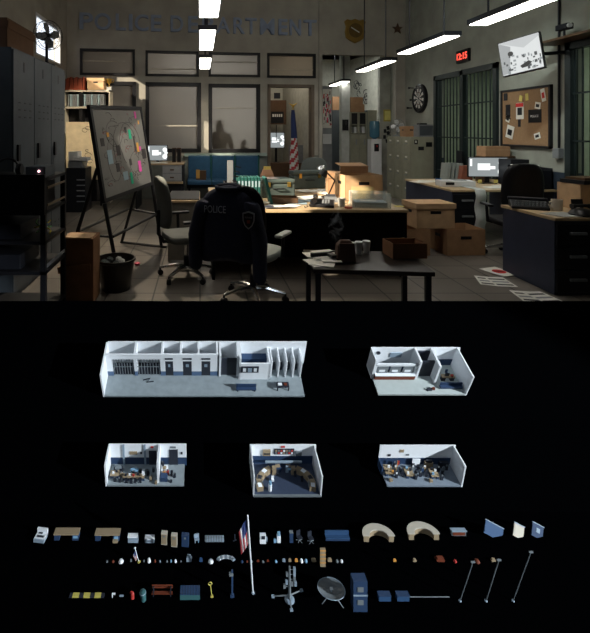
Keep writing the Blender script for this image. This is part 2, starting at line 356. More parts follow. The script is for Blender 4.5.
# hanging fluorescent lights
def hanglight(x, y0, y1, lab, z=2.9, rods=(.15, .85), w=.25, top=CE):
    t = thing('pendant_light', lab, 'light', (x, y0, z), 0, 'hanging fluorescent lights'); L = y1-y0
    MB().box(-w/2, w/2, 0, L, .012, .075, m_blk2).build('housing', t, bevel=.004)
    MB().box(-w/2+.02, w/2-.02, .03, L-.03, 0, .014, m_tube).build('diffuser', t)
    for r in rods: MB().tube([(0, L*r, .07), (0, L*r, top-z)], .012, m_blk2, 6).build('rod', t)
hanglight(.10, 3.85, 5.34, 'hanging fluorescent light at the top of the picture, nearest of the middle row')
hanglight(.10, 6.0, 7.5, 'hanging fluorescent light in front of the raised letter P, second in the middle row')
hanglight(.10, 8.35, 9.8, 'hanging fluorescent light in front of the frosted windows, farthest in the middle row')
hanglight(3.46, 4.2, 5.74, 'hanging fluorescent light nearest the television in the right-hand row')
hanglight(3.5, 6.35, 7.9, 'hanging fluorescent light left of the red digital clock in the right-hand row')
hanglight(3.6, 8.65, 10.3, 'hanging fluorescent light below the gold badge, farthest of the right-hand row')
hanglight(3.93, 12.35, 13.6, 'small hanging fluorescent light inside the back hall opening', z=2.9, top=4.0)

# gold badge clock
p = BWM @ Vector((bwu(354.5), -.05, bwz(354.5, 31))); s = 12*bwY(354)/F
t = thing('badge_clock', 'gold shield-shaped police badge clock high on the back wall', 'badge', p, TH)
sh = [(-1,.75),(-.75,.95),(-.4,.85),(0,1),(.4,.85),(.75,.95),(1,.75),(.85,.35),(.95,-.1),(.85,-.6),(.45,-.85),(0,-1.05),(-.45,-.85),(-.85,-.6),(-.95,-.1),(-.85,.35)]
mbad = mat('badge_gold', (0.30, 0.19, 0.05), .45, .5)
MB().prism([(a*s*.93, b*s) for a, b in sh], 'y', 0, .05, mbad).build('shield', t, bevel=.01)
MB().lathe([(s*.58,0),(s*.6,.02),(s*.5,.02)], mat('badge_rim', (.16,.10,.03), .5, .3), 24, Matrix.Rotation(R(90),4,'X')).build('dial', t)
MB().box(-.012,.012,-.035,-.025,0,.14,m_white, Matrix.Rotation(R(-60),4,'Y')).box(-.012,.012,-.035,-.025,0,.10,m_white, Matrix.Rotation(R(120),4,'Y')).build('clock_hand', t)
p = BWM @ Vector((bwu(397), -.04, bwz(397, 29)))
st = [(math.sin(k*math.pi/5)*(.14 if k%2==0 else .06), math.cos(k*math.pi/5)*(.14 if k%2==0 else .06)) for k in range(10)]
tag(MB().prism(st, 'y', 0, .03, mat('dull_copper', (.12,.07,.045), .5, .5)).build('wall_star', loc=p, rot=TH), 'small dark copper star mounted on the wall right of the gold badge', 'wall ornament')

# dartboard
yd = RY(421); zc = Z_(98.5, yd)
t = thing('dartboard', 'round black dartboard with pale wedges on the right wall', 'dartboard', (RW, yd, zc))
MB().lathe([(.33,0),(.33,.06),(.30,.07),(.29,.05)], m_black, 32, Matrix.Rotation(R(-90),4,'Y')).build('rim', t, smooth=True)
seg = MB()
for k in range(20):
    a0, a1 = 2*math.pi*k/20, 2*math.pi*(k+1)/20
    for (r0, r1, mm) in ((.03,.13, (m_paper, m_black)[k%2]), (.13,.15,(m_red,m_teal)[k%2]), (.15,.23,(m_paper,m_black)[k%2])):
        seg.prism([(r0*math.cos(a0), r0*math.sin(a0)), (r1*math.cos(a0), r1*math.sin(a0)), (r1*math.cos(a1), r1*math.sin(a1)), (r0*math.cos(a1), r0*math.sin(a1))], 'x', -.06, -.053, mm)
seg.build('face', t)
text('numbers', '20  1  18  4  13', .05, (-.075, 0, .26), (R(90), 0, R(-90)), m_white, .001, t)
for (px, py) in ((413.5, 88), (412, 108), (415,100)):
    y = RY(px); tag(MB().tube([(0,0,0),(-.06,0,0)], .012, m_black, 6).tube([(-.06,0,0),(-.12,0,0)], [.01,.03], m_black, 6).build('dart', loc=(RW, y, Z_(py, y))), 'dart stuck in the wall left of the dartboard', 'dart', 'stray darts in the wall')

# red digital clock
y = RY(464.5); z = Z_(56, y)
t = thing('digital_clock', 'black digital wall clock with red numerals above the barred cell door', 'clock', (RW, y, z))
MB().box(-.05, 0, -.21, .21, -.12, .12, m_black).build('case', t, bevel=.005)
text('numerals', '12:15', .2, (-.053, 0, 0), (R(90), 0, R(-90)), m_led, .002, t, wfit=.34, hfit=.13, bold=.004)

# corkboard and pinned notes
y0, y1 = RY(553), RY(503); z0 = 1.33; z1 = 2.26
t = thing('corkboard', 'framed brown corkboard on the right wall below the television', 'corkboard', (RW, y0, z0)); W = y1-y0; H = z1-z0
MB().box(-.03, 0, .03, W-.03, .03, H-.03, mat('cork', (.30,.185,.10), .9, scale=60, var=.2)).build('cork', t)
f = MB()
for bx in ((0,.035,0,H),(W-.035,W,0,H),(0,W,0,.035),(0,W,H-.035,H)): f.box(-.045, 0, *bx, m_dark)
f.build('frame', t)
def note(px, py, w, h, m, lab, rot=0, m2=None, name='pinned_note', tx=None):
    y = RY(px); z = Z_(py, y)
    mb = MB(); mb.box(-.004, 0, -w/2, w/2, -h/2, h/2, m)
    if m2: mb.box(-.006, -.004, -w*.3, w*.3, -h*.25, h*.2, m2)
    o = mb.build(name, loc=(RW-.032, y, z), rot=(R(rot), 0, 0)); tag(o, lab, 'note')
    if tx: text('print', tx, .1, (-.007, 0, 0), (R(90), 0, R(-90)), m_white, .001, o, wfit=w*.6)
m_redp = mat('red_print', (.6,.03,.03), .6, var=0); m_yel = mat('yellow_note', (.65,.55,.16), .8, var=0)
note(507.5, 97, .09, .12, m_blk2, 'small dark photo pinned at the top left of the corkboard')
note(510, 112, .11, .24, m_blk2, 'tall dark photo pinned at the left side of the corkboard')
note(510, 119, .09, .1, m_paper, 'small white and black slip below the tall dark photo', 20, m_blk2)
note(522, 111, .17, .26, m_paper, 'red-topped no-entry poster pinned at the corkboard centre', 0, m_blk2)
y = RY(522); tag(MB().box(-.005,0,-.085,.085,-.03,.03,m_redp).build('pinned_note', loc=(RW-.037, y, Z_(105, y))), 'red heading strip pinned on the white warning poster', 'note')
note(523, 98.5, .07, .09, m_yel, 'yellow sticky note at the top of the corkboard, left of two', 15)
note(529, 97, .06, .11, m_yel, 'yellow sticky note at the top of the corkboard, right of two', -5)
note(545.5, 95, .08, .19, m_paper, 'white and red slip pinned near the top right corner of the corkboard', -12, m_redp)
note(540, 105.5, .11, .1, m_paper, 'black and white photo pinned above the black card', 10, m_blk2)
note(537, 116, .27, .2, m_black, 'black card printed with white lettering pinned at the corkboard right', 0, None, tx='POLICE')
note(521.5, 123, .06, .12, m_blk2, 'narrow dark photo pinned low in the corkboard middle')
note(512, 132, .17, .21, m_paper, 'white wanted sheet pinned tilted at the bottom left of the corkboard', 15, m_blk2)
note(539.5, 136, .12, .09, m_paper, 'small white ticket pinned near the bottom right of the corkboard', -15, m_blk2)

# conduit and box, shelf with camera over second cell
y = RY(560.7)
t = thing('wall_conduit', 'dark vertical conduit pipe running down the right wall to a junction box', 'pipe', (RW-.025, y, 0))
MB().tube([(0,0,Z_(148,y)),(0,0,CE-.01)], .016, m_blk2, 8).build('pipe', t); MB().box(-.05,.025,-.06,.06,Z_(154,y)-.06,Z_(154,y)+.08,m_steel).build('junction_box', t, bevel=.005)
y0, y1 = 5.3, RY(556)
tag(MB().box(RW-.35, RW, y0, y1, 2.80, 2.83, m_brown).build('wall_shelf'), 'brown wooden shelf above the barred door at the right edge', 'shelf')
t = thing('security_camera', 'small dark security camera standing on the brown wall shelf', 'camera', (RW-.18, 6.2, 2.83))
MB().tube([(0,0,0),(0,0,.12)], .015, m_blk2).build('stand', t); MB().box(-.05,.05,-.1,.1,.12,.2,m_blk2).build('body', t, bevel=.01); MB().tube([(-.02,-.1,.16),(-.02,-.13,.16)], .03, m_white, 12).build('lens', t)

# television, tilted towards the room
def quadthing(corners): # TL, TR, BR, BL px+Y
    return [P(*c) for c in corners]
TL, TRr, BRr, BL = quadthing([(496.5,44,6.6),(538.5,31.5,6.15),(546,67,6.05),(504,77.5,6.5)])
ux = (TRr-TL).normalized(); uz = (TL-BL); uz = (uz - ux*uz.dot(ux)).normalized(); uy = uz.cross(ux)
Wt = ((TRr-TL).length+(BRr-BL).length)/2; Ht = ((TL-BL).length+(TRr-BRr).length)/2; ctr = (TL+TRr+BRr+BL)/4
Mtv = Matrix((ux, uy, uz)).transposed().to_4x4(); Mtv.translation = ctr
t = thing('television', 'tilted wall television showing a bright black and white office view', 'television'); t.matrix_world = Mtv
MB().box(-Wt/2, Wt/2, 0, .05, -Ht/2, Ht/2, m_black).build('housing', t, bevel=.006)
sgn = -1
s = MB(); s.box(-Wt/2+.015, Wt/2-.015, sgn*.004, 0, -Ht/2+.018, Ht/2-.012, emis('screen_soft', (.85,.88,.88), .62))
random.seed(3)
s.prism([(-Wt*.48,Ht*.47),(Wt*.1,Ht*.18),(Wt*.48,Ht*.4),(Wt*.48,Ht*.47)], 'y', -.006, -.004, emis('screen_pale', (.8,.83,.84), .5))
s.prism([(-Wt*.48,Ht*.47),(-Wt*.48,-Ht*.46),(-Wt*.3,-Ht*.42),(-Wt*.2,Ht*.3)], 'y', -.0065, -.005, emis('screen_pale2', (.6,.63,.64), .45))
for k in range(46):
    a = random.uniform(-.45,.45); b2 = random.uniform(-.42,.05 if a<0 else .0); w2 = random.uniform(.008,.035); h2 = random.uniform(.01,.05)
    s.box(Wt*a-w2/2, Wt*a+w2/2, -.008-.0001*k, -.006, Ht*b2-h2/2, Ht*b2+h2/2, random.choice([m_scrd, m_scrg, m_scrd, m_scrg]))
s.prism([(-.02,-.15),(.09,-.10),(.13,-.13),(.06,-.18),(-.0,-.185)], 'y', -.0135, -.006, m_scrk)
s.lathe([(.001,0),(.035,0),(.035,.002)], m_scrk, 16, Matrix.Translation((-Wt*.22,-.009,Ht*.1)) @ Matrix.Rotation(R(90),4,'X'))
s.build('screen', t)
wp = Mtv.inverted() @ Vector((RW-.001, ctr.y+.05, ctr.z+.05))
MB().tube([(0,.05,0), wp], .025, m_blk2).box(-.1,.1,.05,.07,-.1,.1,m_blk2).build('wall_bracket', t)

# ================================================================ LEFT SIDE
# tall lockers: three doors
LX = -1.75; Y0, Y1 = 4.30, 5.95; LH = 2.38; n3 = 3
for k in range(3):
    wdt = (Y1-Y0)/3; y = Y0+k*wdt
    t = thing('locker', ['grey steel locker nearest the rack, with the cardboard box on top', 'grey steel locker in the middle of the three tall lockers', 'grey steel locker with the fan on top, nearest the bookshelf'][k], 'locker', (LX, y, 0), 0, 'row of tall grey lockers')
    MB().box(-1.0, -.02, .002, wdt-.002, 0, LH, m_lock).build('body', t)
    d = MB().box(-.02, 0, .008, wdt-.008, .06, LH-.02, m_lock)
    for z in (.35,.42,.49,1.72,1.79,1.86):
        for q in (.13,.27,.41): d.box(0, .003, q, q+.05, z, z+.012, m_black)
    for q in (.2,): d.box(0, .003, q+.05, q+.08, 2.17, 2.27, m_black)
    dd = d.build('door', t, bevel=.003)
    MB().box(0, .02, .08, .14, 1.30, 1.46, m_black).build('handle', dd, bevel=.004)
def cardbox(name, lab, loc, w, d, h, rz=0, m=m_card, lid=True, group=None, openflap=False, hole=True, contents=None, lidtilt=0):
    t = thing(name, lab, 'box', loc, rz, group)
    b = MB(); th = .006
    b.box(-w/2, w/2, -d/2, d/2, 0, th, m)
    for bx in ((-w/2,w/2,-d/2,-d/2+th),(-w/2,w/2,d/2-th,d/2),(-w/2,-w/2+th,-d/2,d/2),(w/2-th,w/2,-d/2,d/2)): b.box(*bx, 0, h, m)
    b.build('body', t)
    if hole:
        hh = MB(); hh.box(-w*.14, w*.14, -d/2-.002, -d/2, h*.62, h*.74, m_black); hh.box(-w/2-.002, -w/2, -d*.14, d*.14, h*.62, h*.74, m_black); hh.build('hand_hole', t)
    if lid:
        Mx = Matrix.Translation((0,0,h*.82)) @ Matrix.Rotation(R(lidtilt),4,'Y')
        MB().box(-w/2-.012, w/2+.012, -d/2-.012, d/2+.012, h*.2, h*.2+.012, m, Mx).box(-w/2-.012,w/2+.012,-d/2-.012,-d/2-.003,h*.2-.055,h*.2,m,Mx).box(-w/2-.012,w/2+.012,d/2+.003,d/2+.012,h*.2-.055,h*.2,m,Mx).box(-w/2-.012,-w/2-.003,-d/2,d/2,h*.2-.055,h*.2,m,Mx).box(w/2+.003,w/2+.012,-d/2,d/2,h*.2-.055,h*.2,m,Mx).build('lid', t)
    if openflap:
        MB().box(-w/2, w/2, 0, d*.45, -.003, .003, m, Matrix.Translation((0,d/2,h)) @ Matrix.Rotation(R(50),4,'X')).build('flap', t)
        MB().box(-w/2, w/2, -d*.45, 0, -.003, .003, m, Matrix.Translation((0,-d/2,h)) @ Matrix.Rotation(R(60),4,'X')).build('flap', t)
    return t
cardbox('cardboard_box', 'brown cardboard box with a tilted lid on top of the lockers', (-2.15, 4.75, LH), .60, .7, .30, 0, m=mat('dark_cardboard', (.16,.09,.055), .9), lidtilt=9)  # cardboard toned darker than the other boxes
# desk fan
def fan(lab, loc, rz, r=.17, hgt=.3, mm=m_blk2, blade=m_steel):
    t = thing('desk_fan', lab, 'fan', loc, rz)
    MB().lathe([(.10,0),(.10,.02),(.03,.04),(.018,.06),(.018,hgt-.02)], mm, 20).build('stand', t, smooth=True)
    Mh = Matrix.Translation((0,0,hgt)) @ Matrix.Rotation(R(90),4,'X')
    MB().lathe([(.001,-.12),(.045,-.11),(.055,-.05),(.05,0),(.001,.0)], mm, 16, Mh).build('motor', t, smooth=True)
    g = MB()
    for zz in (.0,.07):
        g.tube([Mh @ Vector((r*math.cos(a*math.pi/12), r*math.sin(a*math.pi/12), zz)) for a in range(25)], .004, mm, 5)
    for rr2 in (.35,.68):
        g.tube([Mh @ Vector((r*rr2*math.cos(a*math.pi/12), r*rr2*math.sin(a*math.pi/12), .085)) for a in range(25)], .002, mm, 4)
    for a in range(20):
        c, s_ = math.cos(a*math.pi/10), math.sin(a*math.pi/10)
        g.tube([Mh @ Vector((0,0,.09)), Mh @ Vector((r*.6*c, r*.6*s_, .085)), Mh @ Vector((r*c, r*s_, .07)), Mh @ Vector((r*c, r*s_, 0)), Mh @ Vector((r*.3*c, r*.3*s_, -.01))], .0018, mm, 4)
    g.build('guard', t)
    bl = MB()
    for a in range(4):
        Mb = Mh @ Matrix.Rotation(a*math.pi/2+.4, 4, 'Z') @ Matrix.Rotation(R(25), 4, 'X')
        bl.prism([(.02,-.02),(.08,-.06),(r*.85,-.055),(r*.9,.02),(.09,.05),(.02,.02)], 'z', .03, .034, blade, Mb)
    bl.build('blade', t)
fan('dark desk fan standing on the far locker in front of the blinds', (-1.87, 5.6, LH), R(48), .175, .37)

# equipment rack front left
t = thing('equipment_rack', 'black open equipment rack at the left edge with devices on its shelves', 'rack', (-2.1, 3.62, 0))
RWD, RD, RH = .88, .56, 1.22
for (x, y) in ((0,0),(RWD-.04,0),(0,RD-.04),(RWD-.04,RD-.04)): MB().box(x, x+.04, y, y+.04, 0, RH, m_black).build('post', t)
for z in (.12, .48, .72, .96, RH): MB().box(0, RWD, 0, RD, z-.025, z, m_black).build('shelf', t)
MB().box(0, RWD, -.02, -.0, RH-.29, RH+.03, m_black).box(RWD-.004, RWD, .04, RD-.04, .5, .53, m_steel).build('front_panel', t)
b = MB(); mo = mat('rail_brass', (.20,.15,.10), .4, .5)
for z in (1.13, .99): b.box(RWD-.002, RWD+.004, .05, RD-.05, z, z+.018, mo)
b.build('side_rail', t)
def rackdev(lab, cat, name, x0, x1, y0, y1, z0, z1, m, extra=None):
    t2 = thing(name, lab, cat, (-2.1+x0, 3.62+y0, z0)); MB().box(0, x1-x0, 0, y1-y0, 0, z1-z0, m).build('housing', t2, bevel=.006)
    if extra: extra(t2)
    return t2
rackdev('dark amplifier box on the second rack shelf', 'amplifier', 'amplifier', .1, .66, .06, .5, .72, .84, m_blk2)
rackdev('dark device in the lower rack bay', 'amplifier', 'amplifier', .1, .66, .06, .5, .48, .6, m_blk2)
rackdev('large black receiver unit in the top bay of the rack', 'receiver', 'receiver', .05, .80, .05, .5, .96, 1.17, m_black)
def exr(t2):
    text_ = MB().lathe([(.001,0),(.009,0),(.009,.01),(.001,.012)], emis('lamp_pink', (1,.55,.6), 3.0), 10, Matrix.Translation((.11,-.0,.05)) @ Matrix.Rotation(R(90),4,'X')).build('indicator_lamp', t2)
rackdev('grey radio with a glowing red lamp on top of the rack', 'radio', 'radio', .70, .86, .06, .3, RH, RH+.085, m_lock, exr)
t = thing('headphones', 'black headphones lying on top of the equipment rack', 'headphones', (-1.62, 3.85, RH))
MB().tube([(.1*math.cos(a*math.pi/8), .02, .04+.1*math.sin(a*math.pi/8)) for a in range(9)], .01, m_black).build('headband', t)
for sx in (-1,1): MB().lathe([(.001,-.02),(.045,-.02),(.05,0),(.045,.02),(.001,.02)], m_black, 14, Matrix.Translation((sx*.1,.02,.05)) @ Matrix.Rotation(R(90),4,'Y')).build('ear_cup', t)
t = thing('microphone', 'black desk microphone on a low base on the rack top', 'microphone', (-1.82, 3.8, RH))
MB().box(-.1,.1,-.05,.05,0,.03,m_black).build('base', t, bevel=.008); MB().tube([(0,0,.03),(.02,0,.07),(.09,0,.10)], .006, m_black).build('neck', t); MB().lathe([(.001,0),(.02,.01),(.02,.05),(.001,.06)], m_steel, 10, Matrix.Translation((.08,0,.1)) @ Matrix.Rotation(R(70),4,'Y')).build('head', t)
t = thing('cable_bundle', 'coil of yellow and blue cables hanging inside the rack side', 'cable', (-1.32, 3.85, .72))
for k, mm in enumerate((mat('cable_yellow', (.6,.5,.05), .5, var=0), mat('cable_blue', (.1,.3,.5), .5, var=0), m_white, mat('cable_green', (.1,.35,.1), .5, var=0))):
    MB().tube([(.06*math.cos(a*.5+k), .1*math.sin(a*.5)+k*.01, .015+.008*a) for a in range(14)], .006, mm, 6).build('cable', t)

# evidence carton
cb = thing('paper_carton', 'tall brown paper carton with a folded top beside the rack', 'box', (-1.12, 4.36, 0))
mc2 = mat('brown_carton', (.22,.105,.05), .85, scale=9, var=.15)
MB().box(-.14,.14,-.14,.14,0,.60,mc2).build('body', cb, bevel=.006)
MB().box(-.15,.10,-.15,.05,.60,.612,m_card2, Matrix.Rotation(R(2),4,'Y')).build('top_flap', cb)
MB().box(-.15,.15,-.16,-.14,.30,.36,mc2, Matrix.Rotation(R(-6),4,'Y')).build('front_flap', cb)

# waste bin
t = thing('waste_bin', 'dark round waste bin full of rubbish under the easel board', 'bin', (-.85, 4.64, 0))
MB().lathe([(.145,0),(.15,.02),(.185,.28),(.20,.29),(.20,.31),(.185,.31),(.178,.28),(.14,.03),(.001,.03)], mat('bin_plastic', (.022,.020,.018), .35), 32).build('pail', t, smooth=True)
for k in range(6):
    a = k*1.05; MB().lathe([(.001,-.03),(.035,-.01),(.03,.02),(.001,.035)], m_paper if k < 2 else m_fab, 7, Matrix.Translation((.09*math.cos(a)-.03,.09*math.sin(a),.27)) @ Matrix.Rotation(a,4,'X')).build('crumpled_paper', t)
p = P(131.5, 257, 5.8); tag(MB().lathe([(.001,0),(.03,.01),(.035,.03),(.001,.045)], mat('red_scrap', (.5,.06,.10), .6, var=0), 9).build('crumpled_wrapper', loc=(-.74, 5.42, .0)), 'small red crumpled wrapper on the floor beside the waste bin', 'litter')

# whiteboard on easel
t = thing('easel_board', 'leaning black-framed case board on an A-frame easel, covered in notes', 'whiteboard', (-1.02, 4.9, 0))
o0 = Vector((-1.02, 4.9, 0))
a1 = Vector((-1.21,4.9,1.87)); a2 = Vector((-1.02,4.9,.815)); b1 = Vector((-.80,6.2,1.91)); b2_ = Vector((-.645,6.2,.865))
ux = (((b1-a1)+(b2_-a2))/2); Wb = ux.length; ux.normalize(); uz = ((a1-a2)+(b1-b2_))/2; Hb = uz.length; uz = (uz-ux*uz.dot(ux)).normalized(); uy = uz.cross(ux)
Mw = Matrix((ux, uy, uz)).transposed().to_4x4(); Mw.translation = (a1+a2+b1+b2_)/4 - o0
# front of the board is -uy side
f = MB(); fr = .045
for bx in ((-Wb/2,-Wb/2+fr,-Hb/2,Hb/2),(Wb/2-fr,Wb/2,-Hb/2,Hb/2),(-Wb/2,Wb/2,-Hb/2,-Hb/2+fr),(-Wb/2,Wb/2,Hb/2-fr,Hb/2)): f.box(bx[0],bx[1],-.02,.02,bx[2],bx[3],m_dark,Mw)
f.build('frame', t)
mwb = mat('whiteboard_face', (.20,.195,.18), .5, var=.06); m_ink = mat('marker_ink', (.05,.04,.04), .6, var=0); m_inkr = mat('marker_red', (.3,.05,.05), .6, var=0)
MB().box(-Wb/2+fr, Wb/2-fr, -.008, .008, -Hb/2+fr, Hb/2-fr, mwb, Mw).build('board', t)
ink = MB(); random.seed(11)
def curve2(cx, cz, rx, rz, a0, a1_, m=m_ink, jit=.02):
    ink.tube([Mw @ Vector((cx+rx*math.cos(a0+(a1_-a0)*k/16)+random.uniform(-jit,jit)*.3, -.0085, cz+rz*math.sin(a0+(a1_-a0)*k/16)+random.uniform(-jit,jit)*.3)) for k in range(17)], .0022, m, 4)
curve2(.05,-.02,.33,.35,.4,6.2); curve2(.18,.05,.28,.28,0,4); curve2(-.2,.2,.2,.15,1,6); curve2(.3,-.2,.22,.15,0,5); curve2(-.3,-.1,.15,.25,0,6)
for k in range(38):
    x, z = random.uniform(-.55,.5), random.uniform(-.4,.42); curve2(x, z, random.uniform(.01,.09), random.uniform(.008,.05), 0, random.uniform(2,6), random.choice([m_ink,m_ink,m_inkr]), .01)
ink.build('drawing', t)
m_pink = mat('pink_note', (.75,.10,.42), .7, var=0); m_grn = mat('green_note', (.03,.42,.24), .7, var=0); m_org = mat('orange_note', (.7,.35,.08), .7, var=0); m_photo = mat('photo_dark', (.05,.045,.045), .5)
for (u, v, w_, h_, mm) in [(.88,.93,.05,.09,m_pink),(.93,.83,.04,.05,m_org),(.68,.68,.07,.12,m_grn),(.60,.74,.05,.07,m_photo),(.82,.50,.06,.12,m_org),(.87,.48,.05,.05,m_pink),(.76,.55,.04,.2,m_photo),(.95,.40,.12,.13,m_photo),(.80,.25,.08,.14,m_pink),(.60,.33,.06,.08,m_photo),(.57,.13,.06,.14,m_grn),(.20,.44,.11,.16,m_paperb),(.38,.5,.09,.12,m_photo),(.10,.62,.08,.09,m_photo),(.45,.18,.12,.1,m_paperb),(.22,.70,.05,.05,m_org),(.32,.3,.08,.1,m_photo)]:
    x = -Wb/2+fr+u*(Wb-2*fr)*.97; z = -Hb/2+fr+v*(Hb-2*fr)
    MB().box(x-w_/2, x+w_/2, -.012, -.009, z-h_/2, z+h_/2, mm, Mw).build('pinned_note', t)
def L(a, b, r, nm='leg'): MB().tube([Vector(a)-o0, Vector(b)-o0], r, m_dark, 8).build(nm, t)
L(a2+Vector((0,0,.0)), (-.87,4.9,.02), .022); L(b2_, (-.52,6.2,.02), .022)
L((-1.12,5.0,1.18), (-1.48,4.98,.02), .02); L((-.75,6.28,1.2), (-1.10,6.42,.02), .02)
L((-.93,4.9,.46), (-.58,6.2,.465), .016, 'rail'); L((-1.32,4.98,.5), (-1.0,6.38,.5), .016, 'rail'); L((-.93,4.9,.46), (-1.33,4.98,.46), .014, 'rail'); L((-.58,6.2,.465), (-.98,6.38,.5), .014, 'rail')
L((-1.10,6.42,.03), (-.45,6.15,.03), .018, 'foot_rail'); L((-1.48,4.98,.03), (-.8,4.88,.03), .018, 'foot_rail')

# bookshelf with files
SY = 10.02
t = thing('bookshelf', 'black and pale metal bookshelf against the back wall behind the easel', 'bookshelf', (LW+.05, SY, 0)); SW = X_(110, SY)-(LW+.05)
msh = mat('shelf_pale', (.5,.46,.38), .5)
zs_ = [Z_(90.0,SY), Z_(106.5,SY), 1.55, .9]
for z in zs_: MB().box(0, SW, 0, .34, z-.04, z, msh).build('shelf_board', t)
for x in (0, SW-.03): MB().box(x, x+.03, 0, .34, 0, zs_[0], msh).build('side_panel', t)
MB().box(SW*.33, SW*.33+.07, .02, .32, 0, zs_[0]-.04, m_dark).build('divider', t); MB().box(.03, SW-.03, .30, .33, 0, zs_[0]-.04, m_dark).build('back_panel', t)
x = LW+.08
for k in range(9):
    tag(MB().box(0,.04,-.01,.2,0,.25+.02*(k%3), m_red).build('binder', loc=(x+k*.047, SY+.05, zs_[0]), rot=(0, R(-3 if k%2 else 0), 0)), 'red binder in the row on top of the bookshelf', 'binder', 'red binders on the bookshelf top')
for k in range(16):
    xx = X_(68+k*2.3, SY+.05)
    if abs(xx-(LW+.05+SW*.33+.035)) < .06: continue
    tag(MB().box(0,.034,0,.2,0,.27, (m_steel, m_paperb, m_steel)[k%3]).build('file_folder', loc=(xx, SY+.03, zs_[1])), 'grey file folder standing on the upper shelf under the red binders', 'file folder', 'grey folders on the upper shelf')
cardbox('storage_box', 'pale cardboard storage box on top of the bookshelf', ((X_(86.5,SY)+X_(104,SY))/2, SY+.17, zs_[0]), X_(103.5,SY)-X_(87,SY), .3, .25, m=m_card2)
t = thing('trophy', 'small gold trophy cup on the right end of the bookshelf top', 'trophy', (X_(107.8,SY), SY+.15, zs_[0]))
MB().box(-.05,.05,-.05,.05,0,.08,m_white).build('base', t); MB().lathe([(.03,.08),(.012,.1),(.012,.14),(.05,.18),(.065,.26),(.06,.26),(.04,.18),(.001,.16)], m_gold, 16).build('cup', t, smooth=True)
for sx in (-1,1): MB().tube([(sx*.06,0,.25),(sx*.1,0,.24),(sx*.09,0,.19),(sx*.05,0,.18)], .008, m_gold, 6).build('handle', t)
tag(MB().box(-.2,.2,-.12,.12,0,.06,m_red).box(-.18,.19,-.11,.12,.06,.1,m_brown).build('book_stack', loc=(X_(98,SY), SY+.14, 1.555)), 'two dark red books lying on the lower bookshelf board', 'book')
# cream notice panel leaning in front of shelf, copier
t = thing('notice_board', 'cream notice board with dark scribbles standing left of the easel', 'notice board', (X_(66,9.7), 9.7, 0))
Wn = X_(103,9.7)-X_(66,9.7); zt = Z_(122,9.7)
MB().box(0, Wn, 0, .04, .55, zt, mat('cream_board', (.62,.52,.36), .6)).build('panel', t)
k = MB(); 
for (x, z, r_) in ((.40,zt-.17,.06),(.46,zt-.13,.05),(.44,zt-.6,.03),(.47,zt-.7,.07),(.42,zt-.77,.04),(.5,zt-.82,.06)): k.tube([(x+r_*math.cos(a), -.004, z+r_*.8*math.sin(a)) for a in (0,.8,1.6,2.4,3.2,4,4.8,5.6)], .005, m_ink, 4)
k.build('scribble', t)
for x in (.02, Wn-.06): MB().box(x, x+.04, .0, .04, 0, .55, m_dark).build('leg', t)
CY = 8.9
t = thing('copier', 'black office copier with white paper trays between lockers and easel', 'copier', (X_(66,CY), CY, 0))
CW = X_(85.5,CY)-X_(66,CY)
MB().box(0, CW, 0, .5, 0, Z_(168,CY), m_blk2).build('body', t, bevel=.01)
for k in range(5): z = Z_(180+k*5.4, CY); MB().box(CW*.55, CW*.97, -.012, 0, z-.008, z+.012, m_steel).build('tray_handle', t)
MB().box(.02, CW*.8, .05, .45, Z_(168,CY), Z_(161,CY), m_steel).build('scanner', t, bevel=.008); MB().box(.05, CW*.95, .0, .3, Z_(160,CY), Z_(157,CY), m_white, Matrix.Rotation(R(3),4,'Y')).build('output_tray', t)
MB().box(.0, CW*.5, .15, .45, Z_(161,CY), Z_(152,CY), m_white).build('document_feeder', t, bevel=.01)

